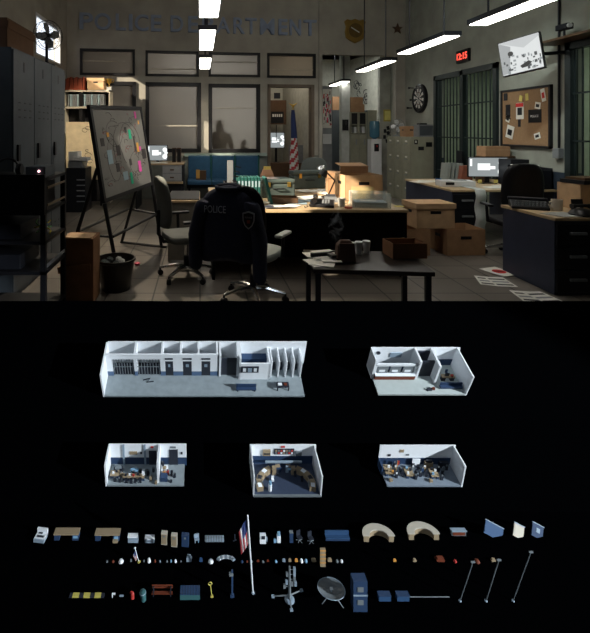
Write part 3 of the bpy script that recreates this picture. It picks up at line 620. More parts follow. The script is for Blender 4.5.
# ================================================================ CHAIRS
def chair(lab, loc, rz, seatm=m_fab, backm=m_fab, arm=True, armm=m_black, bh=.62):
    t = thing('office_chair', lab, 'chair', loc, rz)
    def rr(w_, d_, z, n=20, e=4, cy=0): return [(w_*abs(math.cos(q))**(2/e)*(1 if math.cos(q)>=0 else -1), cy+d_*abs(math.sin(q))**(2/e)*(1 if math.sin(q)>=0 else -1), z) for q in [2*math.pi*i/n for i in range(n)]]
    MB().loft([rr(.20,.19,.40), rr(.25,.24,.42), rr(.26,.25,.46), rr(.25,.24,.49), rr(.2,.19,.505)], seatm).build('seat', t, smooth=True, sub=1)
    rings = []
    for i in range(9):
        z = .56 + bh*i/8*.9; wv = (.17,.21,.235,.24,.24,.235,.225,.20,.13)[i]; cy = -.27-.03*math.sin(i/8*math.pi)*-1 - .05*(i/8)
        rings.append([(wv*abs(math.cos(q))**.5*(1 if math.cos(q)>=0 else -1), cy+.035*math.sin(q)+.03*(math.cos(q)**2), z) for q in [2*math.pi*j/20 for j in range(20)]])
    MB().loft(rings, backm).build('backrest', t, smooth=True, sub=1)
    MB().tube([(0,-.05,.40),(0,-.25,.41),(0,-.31,.5),(0,-.31,.75)], .02, m_blk2).build('back_bracket', t)
    MB().tube([(0,0,.12),(0,0,.24)], .03, m_blk2, 14).tube([(0,0,.24),(0,0,.41)], .018, m_chrome, 14).build('column', t)
    for k in range(5):
        a = 2*math.pi*k/5+.3; c, s_ = math.cos(a), math.sin(a)
        MB().tube([(0,0,.115),(.12*c,.12*s_,.125),(.3*c,.3*s_,.085)], [.03,.024,.014], m_chrome, 8).build('base_leg', t, smooth=True)
        Mc = Matrix.Translation((.3*c,.3*s_,.033)) @ Matrix.Rotation(a+.6,4,'Z') @ Matrix.Rotation(R(90),4,'X')
        MB().lathe([(.001,-.025),(.028,-.022),(.032,0),(.028,.022),(.001,.025)], m_black, 14, Mc).tube([(.3*c,.3*s_,.04),(.3*c,.3*s_,.085)], .01, m_black, 6).build('caster', t)
    if arm:
        for sx in (-1,1):
            ao = MB().tube([(sx*.22,0,.43),(sx*.29,0,.44),(sx*.30,0,.64)], .018, m_black).build('arm_post', t)
            MB().box(sx*.30-.035, sx*.30+.035, -.13, .13, .64, .67, armm).build('arm_pad', t, bevel=.012)
    return t
chair('grey fabric swivel chair facing right between the easel and the jacket chair', (-.15, 4.98, 0), R(-70), mat('worn_fabric', (.11,.115,.105), .8), mat('worn_fabric', (.11,.115,.105), .8))
JC = chair('black swivel chair with pale arm pads carrying the police jacket', (.50, 4.32, 0), R(-32), mat('seat_grey', (.30,.33,.31), .6), m_black, True, mat('arm_grey', (.42,.44,.44), .5))
chair('black high-backed swivel chair at the right-hand desk', (3.95, 5.80, 0), R(-10), m_black, m_black, bh=.72)
chair('dark grey swivel chair behind the cluttered middle desk', (X_(311,8.0), 7.9, 0), R(160), m_fab, m_fab)

# police jacket
jm = mat('jacket_navy', (.020,.023,.042), .9, scale=30, var=.2, bump=.4)
t = thing('police_jacket', 'dark navy police jacket draped over the swivel chair back', 'jacket', (.25, 4.06, 0), R(-14))
prof = [(.46,.27,.11),(.52,.275,.115),(.62,.275,.12),(.75,.27,.12),(.88,.262,.115),(.97,.245,.105),(1.03,.21,.09),(1.07,.15,.07),(1.09,.08,.055),(1.115,.05,.04)]
rings = []
for (z, w_, d_) in prof:
    ring = []
    for j in range(32):
        q = 2*math.pi*j/32; c = math.cos(q); s_ = math.sin(q)
        fold = 1+.05*math.sin(7*q+z*6)*(1.15-z)
        x = w_*abs(c)**.7*(1 if c>=0 else -1)*fold; y = d_*abs(s_)**.8*(1 if s_>=0 else -1)*fold+.02
        ring.append((x, y, z + (-.04*abs(c) if z < .5 else 0) + (.03*math.sin(q*3) if z < .5 else 0)))
    rings.append(ring)
MB().loft(rings, jm).build('body', t, smooth=True, sub=1)
for sx, zb in ((-1,.36),(1,.27)):
    rg = []
    for i in range(9):
        f_ = i/8; z = .99-(.99-zb)*f_; cx = sx*(.20+.085*min(1,f_*2.2)) ; r1 = .085-.02*f_+.006*math.sin(i*2.1)
        rg.append([(cx+r1*math.cos(q)*.9, -.035+r1*math.sin(q)-.02*f_, z+.01*math.sin(q*2)) for q in [2*math.pi*j/16 for j in range(16)]])
    MB().loft(rg, jm).build('sleeve', t, smooth=True, sub=1)
MB().tube([(.10*math.cos(a), -.02+.05*math.sin(a), 1.095+.012*math.sin(a)) for a in [math.pi*2*k/14 for k in range(15)]], .022, jm, 8).build('collar', t, smooth=True)
m_jt = mat('jacket_print', (.38,.40,.44), .7, var=0)
text('back_print', 'POLICE', .08, (-.095, -.118, .915), (R(88), 0, 0), m_jt, .001, t, wfit=.19, hfit=.062)
sp = [(-.5,.45),(-.3,.5),(0,.58),(.3,.5),(.5,.45),(.48,-.05),(.3,-.4),(0,-.62),(-.3,-.4),(-.48,-.05)]
Mp = Matrix.Translation((.20, -.142, .84))
o = MB().prism([(a*.105, b*.13) for a, b in sp], 'y', -.002, .004, m_jt, Mp).prism([(a*.085, b*.108) for a, b in sp], 'y', -.005, .0, m_black, Mp).box(-.014,.014,-.007,-.004,-.028,.0, mat('patch_red',(.3,.06,.03),.6,var=0), Mp).build('shoulder_patch', t)
text('patch_print', 'POLICE', .02, (.20, -.149, .862), (R(90), 0, 0), m_jt, .0005, o, wfit=.06)
# ================================================================ DESKS
DT = .75
def desk(lab, loc, w_, d_, rz=0, left=None, right=None, panelm=m_blk2, topm=m_wood, front_panel=None, h=DT, back=True, name='desk'):
    """front (camera side) at local y=0; left/right = pedestal drawer count facing the camera side"""
    t = thing(name, lab, 'desk', loc, rz)
    MB().box(0, w_, 0, d_, h-.03, h, topm).build('desktop', t, bevel=.004)
    def ped(x0, nd):
        MB().box(x0, x0+.42, .02, d_-.02, 0, h-.03, panelm).build('pedestal', t, bevel=.003)
        hh = (h-.08)/nd
        for k in range(nd):
            dr = MB().box(x0+.012, x0+.408, .002, .02, .03+k*hh, .03+(k+1)*hh-.012, m_blk2).build('drawer', t, bevel=.003)
            z = .03+(k+.55)*hh; MB().box(x0+.13, x0+.29, -.02, .002, z-.012, z+.014, m_steel).build('handle', dr, bevel=.003)
    if left: ped(.01, left)
    else: MB().box(.01, .04, .02, d_-.02, 0, h-.03, panelm).build('side_panel', t)
    if right: ped(w_-.43, right)
    else: MB().box(w_-.04, w_-.01, .02, d_-.02, 0, h-.03, panelm).build('side_panel', t)
    if front_panel is not None: MB().box(.04, w_-.04, front_panel, front_panel+.02, .02, h-.03, panelm).build('modesty_panel', t)
    return t
YD = 4.88
desk('long maple-topped central desk with a black front panel behind the jacket chair', (.12, YD, 0), 2.10, .95, 0, None, None, mat('matt_black_panel', (.005,.005,.006), .95, spec=.05, var=0), front_panel=.82)
desk('second maple-topped desk pushed behind the long central desk', (.12, YD+.97, 0), 2.02, .95, 0, 2, None, m_black, front_panel=.5)
desk('maple-topped desk farthest back in the middle cluster behind the suitcases', (1.4, 7.05, 0), 1.25, .55, 0, None, None, m_blk2)
desk('low grey-panelled desk with a light front edge left of the jacket chair', (-.40, 5.55, 0), .40, .8, 0, None, None, mat('beige_panel', (.17,.155,.13), .6), front_panel=.02, topm=m_wood)
tag(MB().box(0,.38,0,.75,0,.012,m_black).build('desk_mat', loc=(-.39, 5.585, DT)), 'black mat covering the low grey-panelled desk', 'mat')
# left back desk
YB = 9.15
t = desk('maple-topped computer desk under the left frosted window', (X_(150,YB)-.3, YB, 0), X_(184,YB)-X_(150,YB)+.3, .8, 0, None, None, m_blk2, h=.93)
t = thing('drawer_cabinet', 'light grey two-drawer cabinet under the computer desk by the left window', 'cabinet', (X_(162.5,YB), YB-.06, 0)); Wc = X_(182,YB)-X_(162.5,YB)
MB().box(0, Wc, 0, .42, .58, .895, m_steel).build('body', t)
for z in (.60,.75):
    dr = MB().box(.01, Wc-.01, -.015, 0, z, z+.135, mat('pale_steel', (.36,.37,.38), .5)).build('drawer', t); MB().box(Wc*.4, Wc*.6, -.03, -.015, z+.05, z+.075, m_brown).build('handle', dr)
MB().box(-.02, Wc+.02, -.05, .45, .54, .58, m_wood).box(0, Wc, .02, .42, 0, .54, m_blk2).build('base', t)
def monitor(lab, loc, w_, h_, rz=0, kind='bright', zb=.1, name='computer_monitor'):
    t = thing(name, lab, 'monitor', loc, rz)
    MB().box(-w_/2, w_/2, 0, .035, zb, zb+h_, m_black).build('housing', t, bevel=.004)
    s = MB(); s.box(-w_/2+.012, w_/2-.012, -.003, 0, zb+.014, zb+h_-.012, m_scrg)
    s.box(-w_*.26, w_*.05, -.005, -.003, zb+h_*.35, zb+h_*.68, m_scr); s.box(w_*.05, w_*.18, -.005, -.003, zb+h_*.4, zb+h_*.55, m_scr)
    for (cx, cz, r_) in ((.36,.7,.11),(.36,.28,.12),(.42,.5,.08)): 
        for rr in (1, .6, .3): s.lathe([(r_*w_*rr*.85,0),(r_*w_*rr,0),(r_*w_*rr,.001)], m_scr, 18, Matrix.Translation((w_*cx,-.0045,zb+h_*cz)) @ Matrix.Rotation(R(90),4,'X'))
    s.box(-w_*.45, -w_*.40, -.005, -.003, zb+h_*.55, zb+h_*.9, m_scr)
    s.build('screen', t)
    MB().box(-w_*.18, w_*.18, -.05, .12, 0, .012, m_black).box(-.03,.03,.02,.05,.01,zb+.05,m_black).build('stand', t)
    return t
monitor('bright computer monitor on the desk under the left frosted window', (X_(157.5,9.5), 9.5, .93), .42, .33, 0, zb=.03)
for i, px in enumerate((174,179)):
    t = thing('loudspeaker', ('dark desktop loudspeaker nearest the computer monitor', 'dark desktop loudspeaker right of its twin beside the left monitor')[i], 'speaker', (X_(px,9.5), 9.5, .93))
    MB().box(-.04,.04,0,.15,0,.30,m_brown).build('cabinet', t, bevel=.004); MB().box(-.034,.034,-.006,0,.02,.28,m_blk2).build('grille', t)
tag(MB().box(-.2,.2,-.06,.06,0,.02,m_paper).build('keyboard', loc=(X_(158,9.25), 9.26, .93)), 'pale keyboard in front of the left window monitor', 'keyboard')

# blue bench
YBn = 9.95
bx0, bx1 = X_(187,YBn), X_(261,YBn)
t = thing('waiting_bench', 'blue padded waiting bench below the frosted windows', 'bench', (bx0, YBn-.05, 0)); Wb_ = bx1-bx0
zt = Z_(156.5,YBn)
for k in range(3):
    MB().box(Wb_*k/3+.015, Wb_*(k+1)/3-.015, .42, .50, .50, zt, m_blue).build('back_cushion', t, bevel=.02)
    MB().box(Wb_*k/3+.01, Wb_*(k+1)/3-.01, -.08, .42, .42, .52, m_blue).build('seat_cushion', t, bevel=.02)
    MB().box(Wb_*(k+1)/3-.02, Wb_*(k+1)/3+.01, .40, .46, .3, zt+.01, m_teal).build('divider', t)
for x in (.03, Wb_-.08): MB().box(x, x+.05, 0, .45, 0, .42, m_blk2).build('leg', t)
MB().box(0, Wb_, 0, .05, .34, .42, m_blk2).build('frame', t)
tag(MB().box(0,.22,0,.12,0,.20,m_brown).box(0,.08,-.01,0,.03,.22,mat('amber', (.6,.33,.08), .5)).build('wooden_block', loc=(X_(196,9.9)-.0, 9.95, .52)), 'small brown wooden box with amber end on the blue bench', 'box')

# ================================================================ ON THE CENTRAL DESKS
def sheet(name, lab, cat, loc, w_, d_, rz, m, group=None, th=.003):
    o = MB().box(-w_/2, w_/2, -d_/2, d_/2, 0, th, m).build(name, loc=loc, rot=rz); return tag(o, lab, cat, group)
random.seed(21)
# teal binders
x = X_(235,5.4)
t = thing('magazine_file', 'black magazine file holding a striped folder on the central desk', 'file box', (X_(230,5.25), 5.2, DT))
MB().box(-.07,-.064,-.05,.2,0,.26,m_blk2).box(.064,.07,-.05,.2,0,.26,m_blk2).box(-.07,.07,-.05,-.044,0,.26,m_blk2).box(-.07,.07,.194,.2,0,.26,m_blk2).box(-.07,.07,-.05,.2,0,.006,m_blk2).box(-.004,.004,-.05,.19,0,.26,m_brown).build('case', t)
b = MB().box(-.03,.035,.05,.09,.02,.50,m_steel)
for k in range(7): b.box(-.03,.035,.046,.05,.1+k*.055,.115+k*.055,m_black, Matrix.Rotation(R(12),4,'Y'))
b.build('striped_folder', t)
for k in range(7):
    o = thing('teal_binder', 'upright teal ring binder in the row beside the black magazine file', 'binder', (x+.02+.038*k, 5.22, DT), 0, 'row of upright teal binders')
    MB().box(0,.030,0,.24,0,.31,m_teal).build('cover', o, bevel=.003); MB().box(.006,.024,-.001,.0,.2,.27,m_paperb).build('spine_label', o)
o = thing('teal_binder', 'teal binder leaning against the right end of the binder row', 'binder', (x+.395, 5.22, DT), (0, R(-14), 0)); MB().box(0,.030,0,.24,0,.31,m_teal).build('cover', o, bevel=.003)
# suitcases
msu = mat('case_teal_grey', (.075,.10,.095), .55, scale=10)
def suitcase(lab, loc, w_, d_, h_, rz):
    t = thing('hard_case', lab, 'case', loc, rz)
    MB().box(-w_/2,w_/2,-d_/2,d_/2,0,h_*.75,msu).build('body', t, bevel=.02); MB().box(-w_/2,w_/2,-d_/2,d_/2,h_*.76,h_,msu).build('lid', t, bevel=.02)
    for sx in (-.3,.3): MB().box(sx*w_-.02, sx*w_+.02, -d_/2-.012, -d_/2, h_*.6, h_*.85, m_gold).build('latch', t)
    MB().tube([(-.07,-d_/2,h_*.5),(-.06,-d_/2-.03,h_*.5),(.06,-d_/2-.03,h_*.5),(.07,-d_/2,h_*.5)], .008, m_black, 6).build('handle', t)
suitcase('grey-green hard case with gold latches, left of two on the central desk', (X_(274,5.95), 5.92, DT), .44, .34, .23, R(10))
suitcase('grey-green hard case, right of two and standing behind the open wooden tray', (X_(301,7.1), 6.72, DT), .50, .20, .26, R(14))
sheet('paper_sheet', 'pink-edged paper lying on the left grey-green case', 'paper', (X_(270,5.9), 5.9, DT+.231), .2, .15, .3, mat('pale_pink', (.62,.5,.48), .8))
# paper bag
t = thing('paper_bag', 'small tan paper bag with a yellow top behind the teal binders', 'bag', (X_(266,7.0)-.03, 6.68, DT))
MB().loft([[(-.10,-.06,0),(.10,-.06,0),(.10,.06,0),(-.10,.06,0)],[(-.09,-.05,.2),(.09,-.05,.2),(.09,.05,.2),(-.09,.05,.2)],[(-.05,-.01,.30),(.05,-.01,.30),(.05,.01,.30),(-.05,.01,.30)]], mat('bag_tan', (.42,.24,.15), .8)).build('bag', t)
MB().box(-.05,.05,-.02,.02,.27,.32,m_yel).build('label', t)
# wooden tray
t = thing('wooden_tray', 'open brown wooden tray with papers on the central desk', 'tray', (X_(284,5.35), 5.38, DT), R(-8))
b = MB(); b.box(-.16,.16,-.11,.11,0,.012,m_brown)
for bx in ((-.16,.16,-.11,-.10),(-.16,.16,.10,.11),(-.16,-.15,-.11,.11),(.15,.16,-.11,.11)): b.box(*bx,0,.07,m_brown)
b.build('tray', t); MB().box(-.13,.13,-.08,.08,.012,.04,m_card2).build('paper_stack', t)
# loose sheets
zz = 0
for (px, Y, w_, d_, rz, m, ) in [(268,5.05,.22,.16,.4,m_paper),(276,5.15,.2,.15,-.5,m_paper),(258,5.02,.15,.12,.2,m_navy),(290,5.1,.24,.17,.9,m_paper),(297,5.3,.22,.16,-.2,m_paperb),(304,5.5,.3,.2,.1,m_paperb),(310,5.75,.3,.22,.5,m_paper),(322,5.7,.3,.22,-.3,m_paper),(300,5.65,.22,.3,.8,m_paper),(318,6.3,.32,.25,.2,m_paper),(328,6.35,.3,.22,-.4,m_paper),(306,6.3,.28,.2,.7,m_paper),(262,5.3,.2,.14,-.9,m_paper),(272,4.97,.2,.1,.1,m_navy),(330,6.0,.26,.2,.3,m_paper),(283,4.98,.2,.1,.15,m_paper)]:
    zz += 1
    lab = 'loose white paper sheet lying among the clutter on the central desks' if m is m_paper else ('loose blue-grey paper sheet lying on the central desks' if m is m_paperb else 'dark blue folder lying near the front edge of the central desk')
    sheet('paper_sheet', lab, 'paper', (X_(px,Y), Y, DT+.0015*zz), w_, d_, rz, m, 'loose papers on the central desks', .0012)
# telephone
def phone(lab, loc, rz):
    t = thing('telephone', lab, 'telephone', loc, rz)
    MB().prism([(-.11,0),(.11,0),(.11,.065),(-.11,.03)], 'x', -.13, .13, m_black).build('base', t, bevel=.006)
    k = MB()
    for i in range(3):
        for j in range(4): k.box(.0+i*.03,.02+i*.03,-.08+j*.035,-.06+j*.035,.045+j*.005,.052+j*.006,m_steel)
    k.build('keypad', t)
    MB().tube([(-.08,-.11,.075),(-.08,-.07,.085),(-.08,.06,.10),(-.08,.11,.09)], [.03,.018,.018,.03], m_black, 10).build('handset', t, smooth=True)
    MB().tube([(-.08+.01*math.sin(a*1.6)-.006*a, -.12-.004*a, .05-.0025*a+.01*math.cos(a*1.6)) for a in range(18)], .004, m_black, 5).build('cord', t)
phone('black desk telephone with handset at the front of the central desk', (X_(322,5.13), 5.12, DT), R(-18))
# desk lamp black arm
t = thing('desk_lamp', 'thin black folding desk lamp in front of the cardboard boxes', 'lamp', (X_(327,5.75), 5.72, DT))
MB().lathe([(.08,0),(.08,.02),(.02,.03)], m_black, 20).build('base', t, smooth=True)
MB().tube([(.0,0,.02),(.09,0,.22)], .009, m_black, 8).build('lower_arm', t); MB().tube([(.09,0,.22),(-.03,0,.34)], .009, m_black, 8).build('upper_arm', t)
MB().lathe([(.02,0),(.055,-.07),(.06,-.07),(.028,.01)], m_black, 18, Matrix.Translation((-.03,0,.34)) @ Matrix.Rotation(R(30),4,'Y')).build('shade', t, smooth=True)
t = thing('chrome_lamp', 'small chrome desk lamp on the rear desk beside the grey chair', 'lamp', (X_(327,7.15), 7.2, DT))
MB().lathe([(.07,0),(.07,.015),(.012,.03),(.012,.2)], m_chrome, 16).build('stand', t, smooth=True); MB().tube([(0,0,.2),(-.06,0,.27)], .01, m_chrome).build('arm', t); MB().lathe([(.02,.03),(.05,.0),(.07,-.07),(.06,-.07),(.001,.02)], m_chrome, 18, Matrix.Translation((-.06,0,.27)) @ Matrix.Rotation(R(40),4,'Y')).build('shade', t, smooth=True)
t = thing('desk_calculator', 'grey desk calculator beside the telephone', 'calculator', (X_(331,5.45), 5.45, DT), R(-6))
MB().prism([(-.07,0),(.07,0),(.07,.06),(-.07,.02)], 'x', -.07, .07, m_steel).build('body', t); MB().box(-.055,.055,.03,.034,.06,.085,m_scrd).build('display', t)
t = thing('white_cup', 'small pale square cup left of the clear tray', 'cup', (X_(341.5,5.12), 5.12, DT)); MB().lathe([(.035,0),(.042,.09),(.036,.09),(.03,.01),(.001,.01)], m_paper, 20).build('cup', t, smooth=True); MB().tube([(.04,0,.075),(.065,0,.07),(.065,0,.035),(.037,0,.03)], .005, m_paper, 6).build('handle', t)
tag(MB().lathe([(.001,0),(.04,.003),(.04,.02),(.001,.025)], mat('red_plastic', (.4,.08,.05), .5), 14).build('stamp_pad', loc=(X_(348,4.98), 4.97, DT)), 'small reddish round stamp pad at the front edge of the central desk', 'stamp pad')
# boxes on desk
cardbox('open_carton', 'large open cardboard box with raised flaps on the central desk', (X_(361,5.55)+.0, 5.66, DT), .46, .36, .31, R(4), m_card2, lid=False)
cardbox('small_carton', 'narrow cardboard box tucked left of the large open box', (X_(336,6.0)-.0, 6.06, DT), .20, .3, .28, R(-10), m_card, lid=True)
tag(MB().box(-.17,.17,-.008,.008,0,.09,m_card).box(-.17,.17,.0,.24,.082,.09,m_card).build('cardboard_cover', loc=(X_(354,5.7), 5.70, DT+.315), rot=(R(6),0,0)), 'loose brown box lid resting on the large open cardboard box', 'box lid')
tag(MB().box(-.13,.13,0,.012,0,.19,mat('clipboard', (.45,.36,.18), .6)).build('clipboard', loc=(X_(365,5.3), 5.345, DT), rot=(R(-8),0,0)), 'tan clipboard leaning against the large box behind the clear tray', 'clipboard')
# clear acrylic tray
t = thing('acrylic_tray', 'clear acrylic tray holding blue booklets on the right of the central desk', 'tray', (X_(371,5.05)+.0, 5.1, DT), R(-10))
b = MB(); b.box(-.2,.2,-.13,.13,0,.006,m_glass)
for bx in ((-.2,.2,-.13,-.125),(-.2,.2,.125,.13),(-.2,-.195,-.125,.125),(.195,.2,-.125,.125)): b.box(*bx,.006,.16,m_glass)
b.build('tray', t); 
tag(MB().box(-.17,.17,-.1,.1,0,.05,m_blk2).box(-.165,.165,-.095,.095,.05,.056,m_paperb).box(-.1,.08,-.02,.04,.056,.058,m_paper).build('booklet_stack', loc=(X_(371,5.05), 5.1, DT+.007), rot=R(-10)), 'dark stack of booklets with a pale blue cover inside the clear tray', 'booklets')
sheet('sticky_note', 'yellow sticky note at the right end of the central desk', 'note', (X_(397,5.15), 5.1, DT+.001), .1, .08, .2, m_yel)

# ================================================================ COFFEE TABLE, FRONT CENTRE
TY = 3.63; TZ = .50; tx0, tx1 = X_(306,TY), X_(423,TY)
mtab = mat('dark_walnut', (.02,.014,.011), .4)
t = thing('coffee_table', 'low dark coffee table in the foreground before the central desk', 'table', (tx0+.06, TY, 0), R(-5)); TW = tx1-tx0
MB().box(0, TW, 0, .60, TZ-.035, TZ, mtab).build('tabletop', t, bevel=.004)
for (x, y) in ((.02,.02),(TW-.06,.02),(.02,.54),(TW-.06,.54)): MB().box(x, x+.04, y, y+.04, 0, TZ-.035, m_blk2).build('leg', t)
random.seed(5)
for k, (px, y, w_, d_, rz) in enumerate([(317,3.8,.16,.22,.2),(322,3.76,.2,.14,-.4),(327,3.9,.18,.15,.7),(316,4.0,.2,.15,.1),(331,3.82,.16,.12,-.1),(324,4.05,.2,.14,.3)]):
    sheet('newspaper', 'crumpled pale newspaper sheet at the left end of the coffee table', 'paper', (X_(px,y), y, TZ+.004*k), w_, d_, rz, m_paper, 'papers on the coffee table', .004)
t = thing('pistol', 'black pistol lying on the papers of the coffee table', 'pistol', (X_(323,3.86), 3.9, TZ+.03), (R(0), 0, R(15)))
MB().box(-.1,.08,-.012,.012,0,.03,m_black).build('slide', t); MB().box(.04,.09,-.10,0,.002,.026,m_black).build('grip', t)
t = thing('ashtray', 'dark round ashtray with a smoking cigarette on the coffee table', 'ashtray', (X_(338,3.95), 3.98, TZ))
MB().lathe([(.06,0),(.075,.035),(.066,.035),(.055,.01),(.001,.01)], m_black, 20).build('bowl', t, smooth=True)
MB().tube([(.02,0,.03),(.085,-.02,.045)], .005, m_paper, 6).build('cigarette', t)
# smoke volume
ms = bpy.data.materials.new('smoke'); ms.use_nodes = True; nn = ms.node_tree; nn.nodes.clear()
oo = nn.nodes.new('ShaderNodeOutputMaterial'); vp = nn.nodes.new('ShaderNodeVolumePrincipled'); nz = nn.nodes.new('ShaderNodeTexNoise'); nz.inputs['Scale'].default_value = 12; nz.inputs['Detail'].default_value = 4; nz.inputs['Distortion'].default_value = 1.5
mr = nn.nodes.new('ShaderNodeMapRange'); mr.inputs[1].default_value = .5; mr.inputs[2].default_value = .75; mr.inputs[3].default_value = 0; mr.inputs[4].default_value = 9
tcn = nn.nodes.new('ShaderNodeTexCoord'); nn.links.new(tcn.outputs['Object'], nz.inputs['Vector']); nn.links.new(nz.outputs['Fac'], mr.inputs[0]); nn.links.new(mr.outputs[0], vp.inputs['Density']); nn.links.new(vp.outputs[0], oo.inputs['Volume'])
vp.inputs['Color'].default_value = (.8,.85,.9,1)
tag(MB().lathe([(.001,0),(.02,.01),(.05,.12),(.07,.22),(.04,.33),(.001,.38)], ms, 16).build('smoke', loc=(X_(336,3.98), 3.98, TZ+.05), smooth=True), 'thin grey smoke rising from the ashtray on the coffee table', 'smoke', kind='stuff')
t = thing('leather_holster', 'brown leather pouch beside the ashtray on the coffee table', 'pouch', (X_(345,3.85), 3.85, TZ))
MB().loft([[(-.08,-.05,0),(.08,-.05,0),(.08,.05,0),(-.08,.05,0)],[(-.07,-.04,.14),(.07,-.04,.14),(.07,.04,.14),(-.07,.04,.14)],[(-.04,-.02,.18),(.04,-.02,.18),(.04,.02,.18),(-.04,.02,.18)]], mat('leather', (.07,.035,.025), .5)).build('pouch', t, bevel=.01); MB().box(-.06,.06,-.055,-.04,.08,.16,mat('leather', (.07,.035,.025), .5)).build('flap', t)
# box on table with white cups
cardbox('flat_carton', 'flat open brown box on the right of the coffee table', (X_(408,3.95), 4.02, TZ), .30, .2, .13, R(3), mc2, lid=False, openflap=False, hole=False)
for i, px in enumerate((352,360,369)):
    t = thing('paper_cup', ('white paper cup standing leftmost behind the coffee table papers','white paper cup in the middle of the three on the coffee table','white paper cup rightmost of three, nearest the flat brown box')[i], 'cup', (X_(px,4.05), 4.05+.03*i, TZ))
    MB().lathe([(.024,0),(.034,.10),(.031,.10),(.022,.004),(.001,.004)], m_white, 18).build('cup', t, smooth=True); MB().lathe([(.035,.1),(.035,.108),(.001,.112)], m_white, 18).build('lid', t)

# ================================================================ RIGHT SIDE
# right middle desk
D2Y = 6.5; D2X = X_(452,D2Y)
t = desk('navy-sided maple-topped desk by the right wall under the corkboard', (D2X, D2Y, 0), RW-D2X-.03, 1.5, 0, 3, None, m_navy)
# printout strip
t = thing('printout', 'wavy grey printout strip hanging over the front of the right-hand desk', 'paper', (X_(473.5,D2Y), D2Y-.012, 0)); w_ = X_(484,D2Y)-X_(473.5,D2Y)
pts = [(.34,.73),(.05,.735+.03),(-.01,.76)] + [(-.028-.02*math.sin(k*1.15), .74-.055*k) for k in range(11)]
mb = MB(); vs = []; fs = []
for (y, z) in pts: vs += [(0,y,z),(w_,y,z)]
vs[0] = (0,.34,.765); vs[1] = (w_,.34,.765)
for i in range(len(pts)-1): fs.append((2*i,2*i+1,2*i+3,2*i+2))
mb.add(vs, fs, mat('printout_grey', (.55,.58,.57), .7)); o = mb.build('sheet', t, smooth=True); s = o.modifiers.new('s','SOLIDIFY'); s.thickness = .003
monitor('bright computer monitor with a cardboard box above it on the right-hand desk', (X_(488,7.3), 7.3, DT), X_(507.5,7.3)-X_(469,7.3), .32, R(-4), zb=.10)
t = thing('desk_riser', 'dark box shelf behind the right-hand monitor carrying a cardboard box', 'shelf', (X_(494,7.6), 7.42, DT)); MB().box(-.26,.26,0,.26,.40,.425,m_brown).build('top', t)
for sx in (-.26,.235): MB().box(sx, sx+.025, 0,.26,0,.40,m_brown).build('side_panel', t)
tag(MB().box(-.20,.20,-.12,.12,0,.16,m_card).box(-.2,.2,-.122,-.118,.10,.105,m_card2).build('cardboard_box', loc=(X_(495,7.5), 7.55, DT+.425)), 'small cardboard box above the right-hand monitor', 'box')
for i, px in enumerate((444,448,452,456)):
    tag(MB().box(0,.035,0,.24,0,.30,mat('file_grey', (.20,.22,.21), .6)).build('box_file', loc=(X_(px,7.7), 7.6, DT), rot=(0,R(6),0)), 'grey box file in the slanting row left of the right-hand monitor', 'file', 'grey box files on the right-hand desk')
tag(MB().loft([[(-.10,0,0),(.10,0,0),(.10,.16,0),(-.10,.16,0)],[(-.05,0,.26),(.10,0,.26),(.10,.16,.26),(-.05,.16,.26)]], mat('red_brown', (.20,.07,.045), .6)).build('letter_sorter', loc=(X_(463,7.6), 7.5, DT)), 'reddish brown letter sorter between the grey files and the monitor', 'sorter')
t = thing('label_printer', 'white desk printer on the right-hand desk behind the printout', 'printer', (X_(461,6.8)+.0, 6.95, DT), R(-8))
MB().box(-.24,.24,-.12,.12,0,.09,m_white).build('body', t, bevel=.01); MB().box(-.18,-.06,-.124,-.118,.03,.07,m_black).build('slot', t); MB().box(-.03,.14,-.05,.1,.09,.098,m_steel).build('lid', t)
t = thing('blue_mug', 'small blue mug left of the white desk printer', 'mug', (X_(438.5,7.1), 7.1, DT)); MB().lathe([(.04,0),(.045,.10),(.04,.10),(.035,.01),(.001,.01)], mat('mug_blue', (.03,.12,.30), .4), 20).build('cup', t, smooth=True); MB().tube([(.043,0,.08),(.07,0,.075),(.07,0,.035),(.04,0,.03)], .006, mat('mug_blue', (.03,.12,.30), .4), 6).build('handle', t)
for k, (px, Y, w_, d_, rz) in enumerate([(421,7.5,.3,.22,.2),(428,7.6,.3,.2,-.2),(495,6.75,.3,.22,.1),(505,6.85,.3,.22,-.3),(512,7.0,.28,.2,.3)]):
    sheet('paper_sheet', 'white paper sheet lying on the right-hand desk', 'paper', (X_(px,Y), Y, DT+.002+.002*k), w_, d_, rz, m_paper, 'papers on the right-hand desk')
for k, px in enumerate((480, 496)): tag(MB().box(-.03,.03,0,.004,0,.05,m_yel).build('sticky_note', loc=(X_(px,7.2), 7.2, DT+.02)), 'yellow sticky note below the right-hand monitor', 'note', 'sticky notes under the monitor')
rx = X_(527,7.0)
t = thing('desk_hutch', 'black desk organiser behind the high-backed chair', 'organiser', (4.73, 6.98, DT)); 
MB().box(0,.28,0,.3,0,.40,m_blk2).build('tower', t, bevel=.008)
t = thing('filing_box', 'dark filing tray with white papers standing in it under the corkboard', 'filing box', (4.63, 6.6, DT)); 
MB().box(0,.44,0,.012,0,.27,m_blk2).box(0,.44,.3,.312,0,.33,m_blk2).box(0,.012,0,.31,0,.3,m_blk2).box(.428,.44,0,.31,0,.3,m_blk2).box(0,.44,0,.31,0,.01,m_blk2).build('case', t)
for k in range(8): MB().box(.02+.035*k, .045+.035*k, .05,.27,.012,.34, m_paper, ).build('paper', t)
